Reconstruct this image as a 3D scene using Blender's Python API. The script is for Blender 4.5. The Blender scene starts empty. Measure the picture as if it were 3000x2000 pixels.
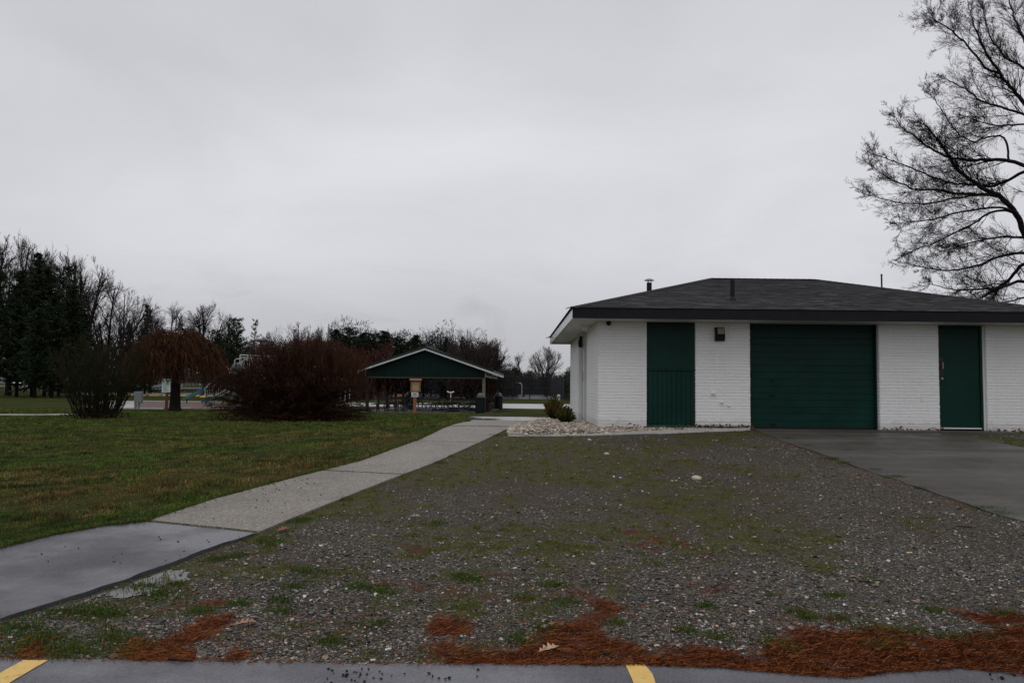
import bpy, math, random
import numpy as np
from mathutils import Vector, Matrix

SC = bpy.context.scene
COL = SC.collection
PI = math.pi
R = math.radians
F = 3000 * 28.0 / 36.0
EYE = 1.55
PITCH = math.atan(138.0 / F)
ROLL = R(0.6)
fw = np.array([0, math.cos(PITCH), math.sin(PITCH)])
r0 = np.array([1.0, 0, 0]); u0 = np.array([0, -math.sin(PITCH), math.cos(PITCH)])
rt = math.cos(ROLL) * r0 + math.sin(ROLL) * u0
up = math.cos(ROLL) * u0 - math.sin(ROLL) * r0
CAM = np.array([0, 0, EYE])

# ------------------------------------------------------------------ terrain
def sstep(a, b, t):
    t = np.clip((t - a) / (b - a), 0, 1)
    return t * t * (3 - 2 * t)

_ya = [-60, 4.45, 16.6, 27, 44, 75, 112, 225, 400, 2000]
_za = [0, 0, .745, .75, .10, .0, .12, .80, 1.6, 3]
_yb = [-60, 4.45, 18, 30, 48, 75, 112, 225, 400, 2000]
_zb = [0, 0, .30, .32, .06, .0, .02, .80, 1.6, 3]

def xs_line(y):
    return -2.4 + .253 * (np.clip(y, 4, 24) - 7.5)

def H(x, y):
    x = np.asarray(x, float); y = np.asarray(y, float)
    a = 0; b = 0
    for o in (-.7, -.35, 0, .35, .7):
        a = a + np.interp(y + o, _ya, _za); b = b + np.interp(y + o, _yb, _zb)
    a /= 5; b /= 5
    w = sstep(-8.0, -1.5, x - xs_line(y))
    return a * w + b * (1 - w)

def h1(x, y):
    return float(H(x, y))

def pxdir(px, py):
    return fw * F + rt * (px - 1500) + up * (1000 - py)

def at(px, py, d):
    """world point of a picture direction at world depth y = d"""
    v = pxdir(px, py); return CAM + v * (d / v[1])

def gx(px, d):
    """world x of a picture column at depth d, near the horizon"""
    return float(at(px, 1138 + .0105 * (px - 1500), d)[0])

def gnd(px, py):
    v = pxdir(px, py); v = v / v[1]
    lo, hi = 1.0, 400.0
    t = 2.0
    prev = 1.0
    while t < 400:
        p = CAM + v * t
        if p[2] < H(p[0], p[1]): break
        prev = t; t *= 1.02
    lo, hi = prev, t
    for _ in range(30):
        m = (lo + hi) / 2
        p = CAM + v * m
        if p[2] < H(p[0], p[1]): hi = m
        else: lo = m
    p = CAM + v * hi
    return float(p[0]), float(p[1])

def project(P):
    q = np.asarray(P, float) - CAM
    zc = q @ fw
    zc = np.where(np.abs(zc) < 1e-6, 1e-6, zc)
    return 1500 + F * (q @ rt) / zc, 1000 - F * (q @ up) / zc, zc

# ------------------------------------------------------------------ numpy noise
def _hash(ix, iy, seed):
    n = (ix * 374761393 + iy * 668265263 + seed * 1442695041) & 0x7fffffff
    n = ((n ^ (n >> 13)) * 1274126177) & 0x7fffffff
    return ((n ^ (n >> 16)) & 0xffff) / 65535.0

def vnoise(x, y, seed=0):
    x = np.asarray(x, float); y = np.asarray(y, float)
    ix = np.floor(x).astype(np.int64); iy = np.floor(y).astype(np.int64)
    fx = x - ix; fy = y - iy
    fx = fx * fx * (3 - 2 * fx); fy = fy * fy * (3 - 2 * fy)
    a = _hash(ix, iy, seed); b = _hash(ix + 1, iy, seed)
    c = _hash(ix, iy + 1, seed); d = _hash(ix + 1, iy + 1, seed)
    return (a * (1 - fx) + b * fx) * (1 - fy) + (c * (1 - fx) + d * fx) * fy

def fbm(x, y, seed=0, o=4):
    s = 0; a = .5; t = 0
    for i in range(o):
        s = s + a * vnoise(x * 2 ** i, y * 2 ** i, seed + i * 17); t += a; a *= .55
    return s / t

def inpoly(px, py, poly):
    ins = np.zeros(np.shape(px), bool)
    n = len(poly)
    for i in range(n):
        x1, y1 = poly[i]; x2, y2 = poly[(i + 1) % n]
        if y1 == y2: continue
        c = ((y1 > py) != (y2 > py)) & (px < (x2 - x1) * (py - y1) / (y2 - y1) + x1)
        ins ^= c
    return ins

# ------------------------------------------------------------------ objects
def tag(o, label=None, cat=None, group=None, kind=None):
    if label: o['label'] = label
    if cat: o['category'] = cat
    if group: o['group'] = group
    if kind: o['kind'] = kind
    return o

def empty(name, loc, rz=0, label=None, cat=None, group=None):
    o = bpy.data.objects.new(name, None); COL.objects.link(o)
    o.location = loc; o.rotation_euler = (0, 0, rz)
    o.empty_display_size = .2
    return tag(o, label, cat, group)

def link(name, me, mat, parent=None):
    o = bpy.data.objects.new(name, me)
    if mat is not None:
        for m in (mat if isinstance(mat, (list, tuple)) else [mat]): me.materials.append(m)
    COL.objects.link(o)
    if parent is not None: o.parent = parent
    return o

def copy_tree(o, parent=None):
    c = o.copy(); COL.objects.link(c)
    if parent is not None: c.parent = parent
    for ch in list(o.children): copy_tree(ch, c)
    return c

def npmesh(name, V, Fc, mat, parent=None, col=None, smooth=False, uv=None):
    """V (n,3), Fc (m,k) with one k"""
    V = np.ascontiguousarray(V, np.float32); Fc = np.ascontiguousarray(Fc, np.int32)
    me = bpy.data.meshes.new(name)
    m, k = Fc.shape
    me.vertices.add(len(V)); me.vertices.foreach_set('co', V.ravel())
    me.loops.add(m * k); me.loops.foreach_set('vertex_index', Fc.ravel())
    me.polygons.add(m)
    me.polygons.foreach_set('loop_start', np.arange(0, m * k, k, dtype=np.int32))
    me.polygons.foreach_set('loop_total', np.full(m, k, np.int32))
    me.polygons.foreach_set('use_smooth', np.full(m, bool(smooth)))
    if col:
        for nm, c in col.items():
            c = np.asarray(c, np.float32)
            if c.ndim == 1:
                a = me.attributes.new(nm, 'FLOAT', 'POINT'); a.data.foreach_set('value', c)
            else:
                a = me.attributes.new(nm, 'FLOAT_COLOR', 'POINT')
                cc = np.ones((len(V), 4), np.float32); cc[:, :3] = c
                a.data.foreach_set('color', cc.ravel())
    if uv is not None:
        l = me.uv_layers.new(name='UVMap')
        l.data.foreach_set('uv', np.ascontiguousarray(uv, np.float32)[Fc.ravel()].ravel())
    me.update(calc_edges=True)
    return link(name, me, mat, parent)

class MB:
    def __init__(s): s.v = []; s.f = []; s.u = {}
    def add(s, vs, fs):
        n = len(s.v); s.v += [tuple(map(float, p)) for p in vs]; s.f += [tuple(i + n for i in f) for f in fs]
        return s
    def box(s, c, size, rz=0, rx=0, ry=0):
        hx, hy, hz = (q / 2 for q in size)
        M = Matrix.Rotation(rz, 3, 'Z') @ Matrix.Rotation(ry, 3, 'Y') @ Matrix.Rotation(rx, 3, 'X')
        vs = [Vector(c) + M @ Vector((x * hx, y * hy, z * hz)) for x, y, z in
              ((-1,-1,-1),(1,-1,-1),(1,1,-1),(-1,1,-1),(-1,-1,1),(1,-1,1),(1,1,1),(-1,1,1))]
        return s.add(vs, ((0,3,2,1),(4,5,6,7),(0,1,5,4),(1,2,6,5),(2,3,7,6),(3,0,4,7)))
    def bb(s, x0, x1, y0, y1, z0, z1):
        return s.box(((x0+x1)/2, (y0+y1)/2, (z0+z1)/2), (abs(x1-x0), abs(y1-y0), abs(z1-z0)))
    def tube(s, pts, rad, k=8, cap=True):
        pts = [Vector(p) for p in pts]; n = len(pts)
        rs = rad if isinstance(rad, (list, tuple)) else [rad] * n
        rings = []
        a = None
        for i, p in enumerate(pts):
            d = (pts[min(i+1, n-1)] - pts[max(i-1, 0)]).normalized()
            if a is None:
                a = Vector((0,0,1)) if abs(d.z) < .9 else Vector((1,0,0))
            a = (a - d * a.dot(d)).normalized(); b = d.cross(a)
            rings.append([p + (a * math.cos(2*PI*j/k) + b * math.sin(2*PI*j/k)) * rs[i] for j in range(k)])
        vs = [q for r in rings for q in r]; fs = []
        for i in range(n-1):
            for j in range(k):
                fs.append((i*k+j, i*k+(j+1)%k, (i+1)*k+(j+1)%k, (i+1)*k+j))
        if cap:
            fs.append(tuple(range(k-1, -1, -1))); fs.append(tuple((n-1)*k+j for j in range(k)))
        return s.add(vs, fs)
    def lathe(s, prof, c=(0,0,0), k=20):
        vs = []; fs = []
        for r, z in prof:
            for j in range(k):
                vs.append((c[0]+r*math.cos(2*PI*j/k), c[1]+r*math.sin(2*PI*j/k), c[2]+z))
        for i in range(len(prof)-1):
            for j in range(k):
                fs.append((i*k+j, i*k+(j+1)%k, (i+1)*k+(j+1)%k, (i+1)*k+j))
        fs.append(tuple(range(k-1,-1,-1))); fs.append(tuple((len(prof)-1)*k+j for j in range(k)))
        return s.add(vs, fs)
    def prism(s, poly, ax, a0, a1):
        """poly of 2D points extruded along axis ax (0,1,2) from a0 to a1; poly gives the other two axes in order"""
        def P(p, a):
            if ax == 0: return (a, p[0], p[1])
            if ax == 1: return (p[0], a, p[1])
            return (p[0], p[1], a)
        n = len(poly)
        vs = [P(p, a0) for p in poly] + [P(p, a1) for p in poly]
        fs = [tuple(range(n)), tuple(range(2*n-1, n-1, -1))]
        for i in range(n): fs.append((i, i+n, (i+1)%n+n, (i+1)%n))
        return s.add(vs, fs)
    def quad(s, a, b, c, d): return s.add((a, b, c, d), ((0,1,2,3),))
    def build(s, name, mat, parent=None, smooth=False, bevel=0, seg=2):
        me = bpy.data.meshes.new(name); me.from_pydata(s.v, [], s.f)
        import bmesh
        bm = bmesh.new(); bm.from_mesh(me); bmesh.ops.recalc_face_normals(bm, faces=bm.faces); bm.to_mesh(me); bm.free()
        if smooth:
            me.polygons.foreach_set('use_smooth', [True] * len(me.polygons))
        o = link(name, me, mat, parent)
        if smooth:
            try: me.set_sharp_from_angle(angle=R(35))
            except Exception: pass
        if bevel:
            m = o.modifiers.new('bevel', 'BEVEL'); m.width = bevel; m.segments = seg; m.limit_method = 'ANGLE'
        return o

# ------------------------------------------------------------------ materials
def nt_new(name):
    m = bpy.data.materials.new(name); m.use_nodes = True
    nt = m.node_tree; b = nt.nodes['Principled BSDF']
    return m, nt, b

def N(nt, t, **kw):
    n = nt.nodes.new(t)
    for k, v in kw.items():
        if k in n.inputs: n.inputs[k].default_value = v
        else: setattr(n, k, v)
    return n

def c4(c): return (c[0], c[1], c[2], 1)

def ramp(nt, fac, stops):
    r = nt.nodes.new('ShaderNodeValToRGB')
    e = r.color_ramp.elements
    while len(e) < len(stops): e.new(.5)
    for i, (p, c) in enumerate(stops):
        e[i].position = p
        e[i].color = c4(c) if not isinstance(c, (int, float)) else (c, c, c, 1)
    nt.links.new(fac, r.inputs[0]); return r

def mixc(nt, fac, a, b, typ='MIX'):
    m = nt.nodes.new('ShaderNodeMix'); m.data_type = 'RGBA'; m.blend_type = typ
    for s, v in ((0, fac), (6, a), (7, b)):
        if isinstance(v, (int, float)): m.inputs[s].default_value = v
        elif isinstance(v, (tuple, list)): m.inputs[s].default_value = c4(v)
        else: nt.links.new(v, m.inputs[s])
    return m.outputs[2]

def noise(nt, scale, detail=4, rough=.55, vec=None, dist=0):
    n = N(nt, 'ShaderNodeTexNoise'); n.inputs['Scale'].default_value = scale
    n.inputs['Detail'].default_value = detail; n.inputs['Roughness'].default_value = rough
    n.inputs['Distortion'].default_value = dist
    if vec is not None: nt.links.new(vec, n.inputs['Vector'])
    return n.outputs['Fac']

def objco(nt): return nt.nodes.new('ShaderNodeTexCoord').outputs['Object']

def bump(nt, b, h, strength=.3, dist=.01):
    n = N(nt, 'ShaderNodeBump'); n.inputs['Strength'].default_value = strength; n.inputs['Distance'].default_value = dist
    nt.links.new(h, n.inputs['Height']); nt.links.new(n.outputs[0], b.inputs['Normal']); return n

def simple(name, base, rough=.6, var=.25, scale=6, metal=0, bs=0, bscale=60, spec=.5, coat=0):
    m, nt, b = nt_new(name)
    co = objco(nt)
    f = noise(nt, scale, 5, .6, co)
    lo = tuple(c * (1 - var) for c in base); hi = tuple(min(1, c * (1 + var)) for c in base)
    r = ramp(nt, f, [(.3, lo), (.7, hi)])
    nt.links.new(r.outputs[0], b.inputs['Base Color'])
    b.inputs['Roughness'].default_value = rough; b.inputs['Metallic'].default_value = metal
    b.inputs['Specular IOR Level'].default_value = spec
    if bs: bump(nt, b, noise(nt, bscale, 3, .6, co), bs, .01)
    return m

def attrmat(name, attr='col', rough=.7, spec=.3, var=.0, twosided=False):
    m, nt, b = nt_new(name)
    a = N(nt, 'ShaderNodeAttribute'); a.attribute_name = attr
    nt.links.new(a.outputs['Color'], b.inputs['Base Color'])
    b.inputs['Roughness'].default_value = rough; b.inputs['Specular IOR Level'].default_value = spec
    return m

M = {}
M['white_paint'] = simple('white_paint', (.70, .70, .68), .5, .05, 3, bs=.35, bscale=45)
M['soffit'] = simple('soffit_paint', (.62, .61, .57), .6, .06, 2, bs=.05)
M['fascia'] = simple('fascia_paint', (.006, .0055, .009), .30, .4, 5, bs=.05, bscale=8, spec=.16)
M['fascia_sheen'] = simple('fascia_sheen_paint', (.10, .10, .105), .16, .3, 4, spec=.6)  # base colour of the end fascia lightened to imitate sky glare on wet paint
M['green_paint'] = simple('green_paint', (.0024, .028, .0205), .40, .25, 1.6, bs=.06, bscale=4, spec=.14)
M['green_trim'] = simple('green_trim', (.004, .050, .034), .45, .15, 3, spec=.2)
M['sage'] = simple('sage_paint', (.30, .34, .32), .5, .06, 3)
M['concrete'] = simple('concrete', (.22, .21, .19), .8, .15, 9, bs=.2, bscale=120)
M['white_edge'] = simple('white_edging', (.46, .46, .45), .6, .18, 7, bs=.2)
M['black'] = simple('black_plastic', (.006, .006, .006), .4, .2, 8, spec=.25)
M['lens'] = simple('lamp_lens', (.30, .28, .20), .3, .1, 8)
M['dark_metal'] = simple('dark_metal', (.010, .010, .011), .5, .2, 9, metal=.0, spec=.15)
M['steel'] = simple('galvanised_steel', (.28, .29, .30), .4, .15, 9, metal=.8)
M['table_steel'] = simple('table_steel', (.085, .088, .092), .4, .2, 9, metal=.3)
M['bronze'] = simple('door_hardware', (.020, .017, .013), .45, .2, 9, spec=.3)
M['pav_green'] = simple('pavilion_siding', (.002, .016, .013), .5, .2, 2, spec=.12)
M['pav_roof'] = simple('pavilion_roof', (.004, .020, .016), .45, .2, 2, spec=.2)
M['pav_white'] = simple('pavilion_trim', (.55, .55, .53), .5, .06, 3)
M['old_wood'] = simple('stained_wood', (.034, .018, .010), .75, .35, 8, bs=.2, spec=.15)
M['pale_wood'] = simple('weathered_wood', (.15, .125, .09), .8, .3, 8, bs=.2)
M['table_wood'] = simple('table_boards', (.016, .014, .012), .5, .3, 8, spec=.3)
M['orange_wood'] = simple('cedar_wood', (.24, .085, .030), .6, .25, 9)
M['cedar_light'] = simple('cedar_light', (.42, .21, .10), .6, .2, 9)
M['cork'] = simple('cork_board', (.34, .27, .14), .8, .12, 12)
M['sign_white'] = simple('sign_white', (.60, .68, .64), .4, .05, 4)
M['sign_green'] = simple('sign_green', (.02, .13, .09), .4, .1, 4)
M['sign_ink'] = simple('sign_ink', (.06, .13, .11), .5, .1, 4)
M['bin_green'] = simple('bin_green', (.003, .009, .009), .45, .2, 7, spec=.25)
M['bin_lid'] = simple('bin_lid', (.06, .062, .065), .35, .15, 7)
M['play_cream'] = simple('play_cream', (.48, .46, .44), .4, .1, 6)
M['play_teal'] = simple('play_teal', (.012, .12, .115), .3, .15, 4)
M['play_green'] = simple('play_green', (.008, .030, .022), .35, .15, 4)
M['play_brown'] = simple('play_brown', (.020, .016, .015), .45, .15, 4)
M['play_blue'] = simple('play_blue', (.014, .035, .15), .4, .15, 4)
M['yellow'] = simple('yellow_paint', (.72, .46, .09), .55, .2, 5)
M['grey_box'] = simple('grey_cabinet', (.17, .19, .19), .5, .1, 5)
M['white_metal'] = simple('white_metal', (.62, .62, .60), .4, .06, 5)
M['fence_black'] = simple('fence_black', (.008, .008, .010), .5, .2, 5)
M['car_white'] = simple('car_paint', (.72, .73, .75), .2, .04, 3)
M['car_glass'] = simple('car_glass', (.02, .022, .026), .08, .1, 3)
M['tyre'] = simple('tyre_rubber', (.012, .012, .012), .8, .2, 9)
M['bark'] = simple('bark', (.018, .014, .012), .9, .35, 3, bs=.4, bscale=12, spec=.1)
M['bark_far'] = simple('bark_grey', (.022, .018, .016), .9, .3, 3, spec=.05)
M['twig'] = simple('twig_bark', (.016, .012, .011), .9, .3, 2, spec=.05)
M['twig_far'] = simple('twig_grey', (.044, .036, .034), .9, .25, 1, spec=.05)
M['bark_pine'] = simple('pine_bark', (.012, .010, .008), .9, .3, 3, spec=.05)
M['attr'] = attrmat('tinted_surface', 'col', .8, .1)
M['attr_wet'] = attrmat('tinted_wet_surface', 'col', .5, .22)
M['house'] = simple('house_siding', (.25, .25, .29), .7, .1, 2)
M['house_roof'] = simple('house_roof', (.07, .07, .08), .8, .1, 2)

# white painted brick: rough paint film, faint dirt
def brick_paint():
    m, nt, b = nt_new('painted_brick')
    co = objco(nt)
    f = noise(nt, 1.3, 6, .6, co); g = noise(nt, 22, 4, .65, co)
    c = ramp(nt, f, [(.25, (.75, .75, .74)), (.75, (.83, .83, .825))])
    c2 = mixc(nt, .25, c.outputs[0], ramp(nt, g, [(.35, (.60, .60, .58)), (.65, (.80, .80, .79))]).outputs[0])
    sz = N(nt, 'ShaderNodeSeparateXYZ'); nt.links.new(co, sz.inputs[0])
    zn = N(nt, 'ShaderNodeMath', operation='MULTIPLY_ADD'); nt.links.new(noise(nt, 5, 6, .7, co), zn.inputs[0]); zn.inputs[1].default_value = -.30; nt.links.new(sz.outputs['Z'], zn.inputs[2])
    sd_ = ramp(nt, zn.outputs[0], [(0, .26), (.03, 0)])
    c2 = mixc(nt, sd_.outputs[0], c2, (.30, .26, .20))
    mpv = N(nt, 'ShaderNodeMapping'); nt.links.new(co, mpv.inputs[0]); mpv.inputs['Scale'].default_value = (3, 3, .25)
    dr_ = ramp(nt, noise(nt, 1.6, 5, .65, mpv.outputs[0]), [(.55, 0), (.85, .22)])
    c2 = mixc(nt, dr_.outputs[0], c2, (.50, .48, .43))
    nt.links.new(c2, b.inputs['Base Color']); b.inputs['Roughness'].default_value = .48
    bump(nt, b, noise(nt, 38, 5, .7, co), .45, .012)
    return m
M['brick'] = brick_paint()

def shingle_mat():
    m, nt, b = nt_new('roof_shingles')
    uv = nt.nodes.new('ShaderNodeTexCoord').outputs['UV']
    br = N(nt, 'ShaderNodeTexBrick'); nt.links.new(uv, br.inputs['Vector'])
    br.inputs['Scale'].default_value = 1; br.inputs['Brick Width'].default_value = .21; br.inputs['Row Height'].default_value = .142
    br.inputs['Mortar Size'].default_value = .004; br.inputs['Color1'].default_value = c4((.020, .019, .021)); br.inputs['Color2'].default_value = c4((.096, .091, .098))
    br.inputs['Mortar'].default_value = c4((.015, .015, .016)); br.offset = .37; br.squash = 1
    br2 = N(nt, 'ShaderNodeTexBrick'); nt.links.new(uv, br2.inputs['Vector'])
    br2.inputs['Scale'].default_value = 1; br2.inputs['Brick Width'].default_value = .47; br2.inputs['Row Height'].default_value = .142
    br2.inputs['Mortar Size'].default_value = 0; br2.inputs['Color1'].default_value = c4((.42, .42, .42)); br2.inputs['Color2'].default_value = c4((1.5, 1.5, 1.5)); br2.offset = .61
    c = mixc(nt, .7, br.outputs[0], br2.outputs[0], 'MULTIPLY')
    n = noise(nt, 90, 3, .7, uv)
    c = mixc(nt, .6, c, ramp(nt, n, [(.3, (.55, .55, .55)), (.7, (1.3, 1.3, 1.3))]).outputs[0], 'MULTIPLY')
    n2 = noise(nt, .7, 4, .6, uv)
    c = mixc(nt, .5, c, ramp(nt, n2, [(.3, (.75, .75, .75)), (.7, (1.15, 1.15, 1.15))]).outputs[0], 'MULTIPLY')
    nt.links.new(c, b.inputs['Base Color']); b.inputs['Roughness'].default_value = .75; b.inputs['Specular IOR Level'].default_value = .2
    bump(nt, b, n, .4, .01)
    return m
M['shingle'] = shingle_mat()

def asphalt_mat(name, base, wet, specks=.35, scale=1.0, brown=0):
    m, nt, b = nt_new(name)
    co = objco(nt)
    v = N(nt, 'ShaderNodeTexVoronoi'); v.inputs['Scale'].default_value = 130 * scale; nt.links.new(co, v.inputs['Vector'])
    sp = ramp(nt, v.outputs['Color'], [(.0, tuple(c * .55 for c in base)), (.62, tuple(c * 1.0 for c in base)), (.93, tuple(c * 1.5 for c in base)), (1.0, tuple(c + specks * .35 for c in base))])
    big = noise(nt, .9, 6, .6, co)
    c = mixc(nt, .75, sp.outputs[0], ramp(nt, big, [(.3, (.72, .72, .74)), (.7, (1.18, 1.18, 1.16))]).outputs[0], 'MULTIPLY')
    if brown:
        c = mixc(nt, ramp(nt, noise(nt, 2.3, 6, .6, co), [(.45, 0), (.72, brown)]).outputs[0], c, (.075, .058, .042))
    nt.links.new(c, b.inputs['Base Color'])
    rr = ramp(nt, noise(nt, 1.3, 5, .6, co), [(.38, wet), (.62, min(.95, wet + .35))])
    nt.links.new(rr.outputs[0], b.inputs['Roughness'])
    bump(nt, b, v.outputs['Distance'], .18, .004)
    return m
M['lot'] = asphalt_mat('wet_asphalt', (.078, .078, .090), .24, .5)
M['apron'] = asphalt_mat('damp_asphalt', (.056, .056, .066), .27, .35)
def add_streaks(m):
    nt = m.node_tree; b = nt.nodes['Principled BSDF']; co = objco(nt)
    mp = N(nt, 'ShaderNodeMapping'); nt.links.new(co, mp.inputs[0]); mp.inputs['Rotation'].default_value = (0, 0, R(52)); mp.inputs['Scale'].default_value = (.22, 2.4, 1)
    src = b.inputs['Base Color'].links[0].from_socket
    st = ramp(nt, noise(nt, 1.2, 5, .6, mp.outputs[0], .3), [(.35, (.72, .70, .68)), (.52, (1, 1, .98)), (.68, (1.5, 1.46, 1.40))])
    nt.links.new(mixc(nt, .85, src, st.outputs[0], 'MULTIPLY'), b.inputs['Base Color'])
    b.inputs['Specular IOR Level'].default_value = .25
M['drive'] = asphalt_mat('worn_asphalt', (.062, .058, .053), .42, .4, 1, .5)
add_streaks(M['drive'])
M['court'] = simple('court_surface', (.12, .115, .14), .35, .1, .5)

def walk_mat():
    m, nt, b = nt_new('aggregate_concrete')
    co = objco(nt)
    v = N(nt, 'ShaderNodeTexVoronoi'); v.inputs['Scale'].default_value = 75; nt.links.new(co, v.inputs['Vector'])
    sp = ramp(nt, v.outputs['Color'], [(0, (.050, .039, .029)), (.35, (.130, .112, .090)), (.75, (.190, .169, .138)), (1, (.42, .39, .34))])
    c = mixc(nt, .7, sp.outputs[0], ramp(nt, noise(nt, 1.5, 8, .66, co), [(.32, (.58, .56, .53)), (.5, (.98, .97, .95)), (.7, (1.25, 1.25, 1.25))]).outputs[0], 'MULTIPLY')
    nt.links.new(c, b.inputs['Base Color']); b.inputs['Roughness'].default_value = .55
    bump(nt, b, v.outputs['Distance'], .4, .006)
    return m
M['walk'] = walk_mat()

def wet_slab():
    m, nt, b = nt_new('wet_concrete')
    co = objco(nt)
    c = ramp(nt, noise(nt, 1.7, 5, .6, co), [(.3, (.11, .105, .095)), (.7, (.20, .19, .175))])
    nt.links.new(c.outputs[0], b.inputs['Base Color'])
    r_ = ramp(nt, noise(nt, .8, 4, .55, co), [(.42, .03), (.65, .35)])
    nt.links.new(r_.outputs[0], b.inputs['Roughness'])
    return m
M['slab'] = wet_slab()
M['far_walk'] = simple('pale_concrete', (.34, .33, .32), .35, .12, .8)
M['water'] = simple('standing_water', (.06, .055, .048), .12, .4, 9, bs=.1, bscale=30)

def mulch_mat():
    m, nt, b = nt_new('bark_mulch')
    co = objco(nt)
    v = N(nt, 'ShaderNodeTexVoronoi'); v.inputs['Scale'].default_value = 9; nt.links.new(co, v.inputs['Vector'])
    c = ramp(nt, v.outputs['Color'], [(0, (.055, .034, .030)), (.6, (.10, .066, .055)), (1, (.19, .13, .10))])
    nt.links.new(c.outputs[0], b.inputs['Base Color']); b.inputs['Roughness'].default_value = .9
    bump(nt, b, v.outputs['Distance'], .8, .05)
    return m
M['mulch'] = mulch_mat()

def lawn_mat():
    m, nt, b = nt_new('lawn')
    co = objco(nt)
    a = noise(nt, .28, 6, .62, co, .6); d = noise(nt, 2.6, 6, .65, co); e = noise(nt, 26, 4, .7, co)
    c1 = ramp(nt, a, [(.30, (.018, .034, .008)), (.46, (.030, .044, .011)), (.58, (.050, .046, .016)), (.75, (.060, .046, .021))])
    c2 = ramp(nt, d, [(.32, (.55, .62, .5)), (.68, (1.28, 1.2, 1.25))])
    c3 = ramp(nt, e, [(.3, (.5, .5, .5)), (.7, (1.45, 1.45, 1.4))])
    c = mixc(nt, .8, c1.outputs[0], c2.outputs[0], 'MULTIPLY'); c = mixc(nt, .8, c, c3.outputs[0], 'MULTIPLY')
    nt.links.new(c, b.inputs['Base Color']); b.inputs['Roughness'].default_value = .95; b.inputs['Specular IOR Level'].default_value = .02
    bump(nt, b, e, .8, .04)
    return m
M['lawn'] = lawn_mat()

def gravel_mat():
    m, nt, b = nt_new('gravel')
    co = objco(nt)
    v = N(nt, 'ShaderNodeTexVoronoi'); v.inputs['Scale'].default_value = 62; nt.links.new(co, v.inputs['Vector'])
    v2 = N(nt, 'ShaderNodeTexVoronoi'); v2.inputs['Scale'].default_value = 27; nt.links.new(co, v2.inputs['Vector'])
    s1 = ramp(nt, v.outputs['Color'], [(0, (.012, .011, .010)), (.5, (.072, .065, .056)), (.85, (.138, .127, .111)), (.97, (.24, .23, .21)), (1, (.42, .41, .38))])
    s2 = ramp(nt, v2.outputs['Color'], [(0, (.6, .58, .56)), (.6, (1, .98, .95)), (1, (1.5, 1.45, 1.4))])
    c = mixc(nt, .7, s1.outputs[0], s2.outputs[0], 'MULTIPLY')
    c = mixc(nt, .8, c, ramp(nt, noise(nt, .7, 6, .6, co), [(.3, (.72, .69, .64)), (.7, (1.2, 1.19, 1.18))]).outputs[0], 'MULTIPLY')
    v3 = N(nt, 'ShaderNodeTexVoronoi'); v3.inputs['Scale'].default_value = 33; nt.links.new(co, v3.inputs['Vector'])
    sp3 = ramp(nt, v3.outputs['Color'], [(.86, 0), (.93, .8)]); dd3 = ramp(nt, v3.outputs['Distance'], [(.28, 1), (.42, 0)])
    am = N(nt, 'ShaderNodeAttribute'); am.attribute_name = 'moss'
    an = N(nt, 'ShaderNodeAttribute'); an.attribute_name = 'needle'
    ab = N(nt, 'ShaderNodeAttribute'); ab.attribute_name = 'dirt'
    fine = noise(nt, 34, 5, .7, co)
    dirt = ramp(nt, fine, [(.3, (.024, .018, .011)), (.7, (.088, .066, .042))])
    c = mixc(nt, ab.outputs['Fac'], c, dirt.outputs[0])
    c = mixc(nt, mixc(nt, 1, sp3.outputs[0], dd3.outputs[0], 'MULTIPLY'), c, (.27, .255, .225))
    moss = ramp(nt, fine, [(.25, (.020, .021, .006)), (.55, (.064, .066, .014)), (.8, (.125, .122, .028))])
    mbr = ramp(nt, noise(nt, 19, 5, .7, co), [(.34, .15), (.50, 1)])
    c = mixc(nt, mixc(nt, 1, am.outputs['Color'], mbr.outputs[0], 'MULTIPLY'), c, moss.outputs[0])
    ndl = ramp(nt, noise(nt, 60, 4, .7, co), [(.25, (.032, .008, .004)), (.55, (.090, .022, .008)), (.85, (.17, .048, .015))])
    c = mixc(nt, an.outputs['Fac'], c, ndl.outputs[0])
    nt.links.new(c, b.inputs['Base Color']); b.inputs['Roughness'].default_value = .8; b.inputs['Specular IOR Level'].default_value = .10
    bump(nt, b, v.outputs['Distance'], .9, .018)
    return m
M['gravel'] = gravel_mat()

def screen_mat(name, alpha, colr):
    m, nt, b = nt_new(name)
    b.inputs['Base Color'].default_value = c4(colr); b.inputs['Roughness'].default_value = .8
    tr = N(nt, 'ShaderNodeBsdfTransparent'); mx = N(nt, 'ShaderNodeMixShader'); mx.inputs[0].default_value = alpha
    out = nt.nodes['Material Output']
    nt.links.new(tr.outputs[0], mx.inputs[1]); nt.links.new(b.outputs[0], mx.inputs[2]); nt.links.new(mx.outputs[0], out.inputs[0])
    return m
M['chain'] = screen_mat('chain_link', .42, (.012, .012, .018))
M['chain_grey'] = screen_mat('chain_link_grey', .22, (.12, .12, .12))
M['windscreen'] = screen_mat('windscreen_cloth', .93, (.012, .012, .018))

# ------------------------------------------------------------------ camera, light, sky
cam = bpy.data.cameras.new('camera'); co = bpy.data.objects.new('camera', cam); COL.objects.link(co)
cam.lens = 28; cam.sensor_width = 36; cam.clip_end = 5000; cam.clip_start = .05
mw = Matrix.Identity(4)
for i, v in enumerate((rt, up, -fw)):
    for j in range(3): mw[j][i] = v[j]
mw[2][3] = EYE
co.matrix_world = mw
SC.camera = co

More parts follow.
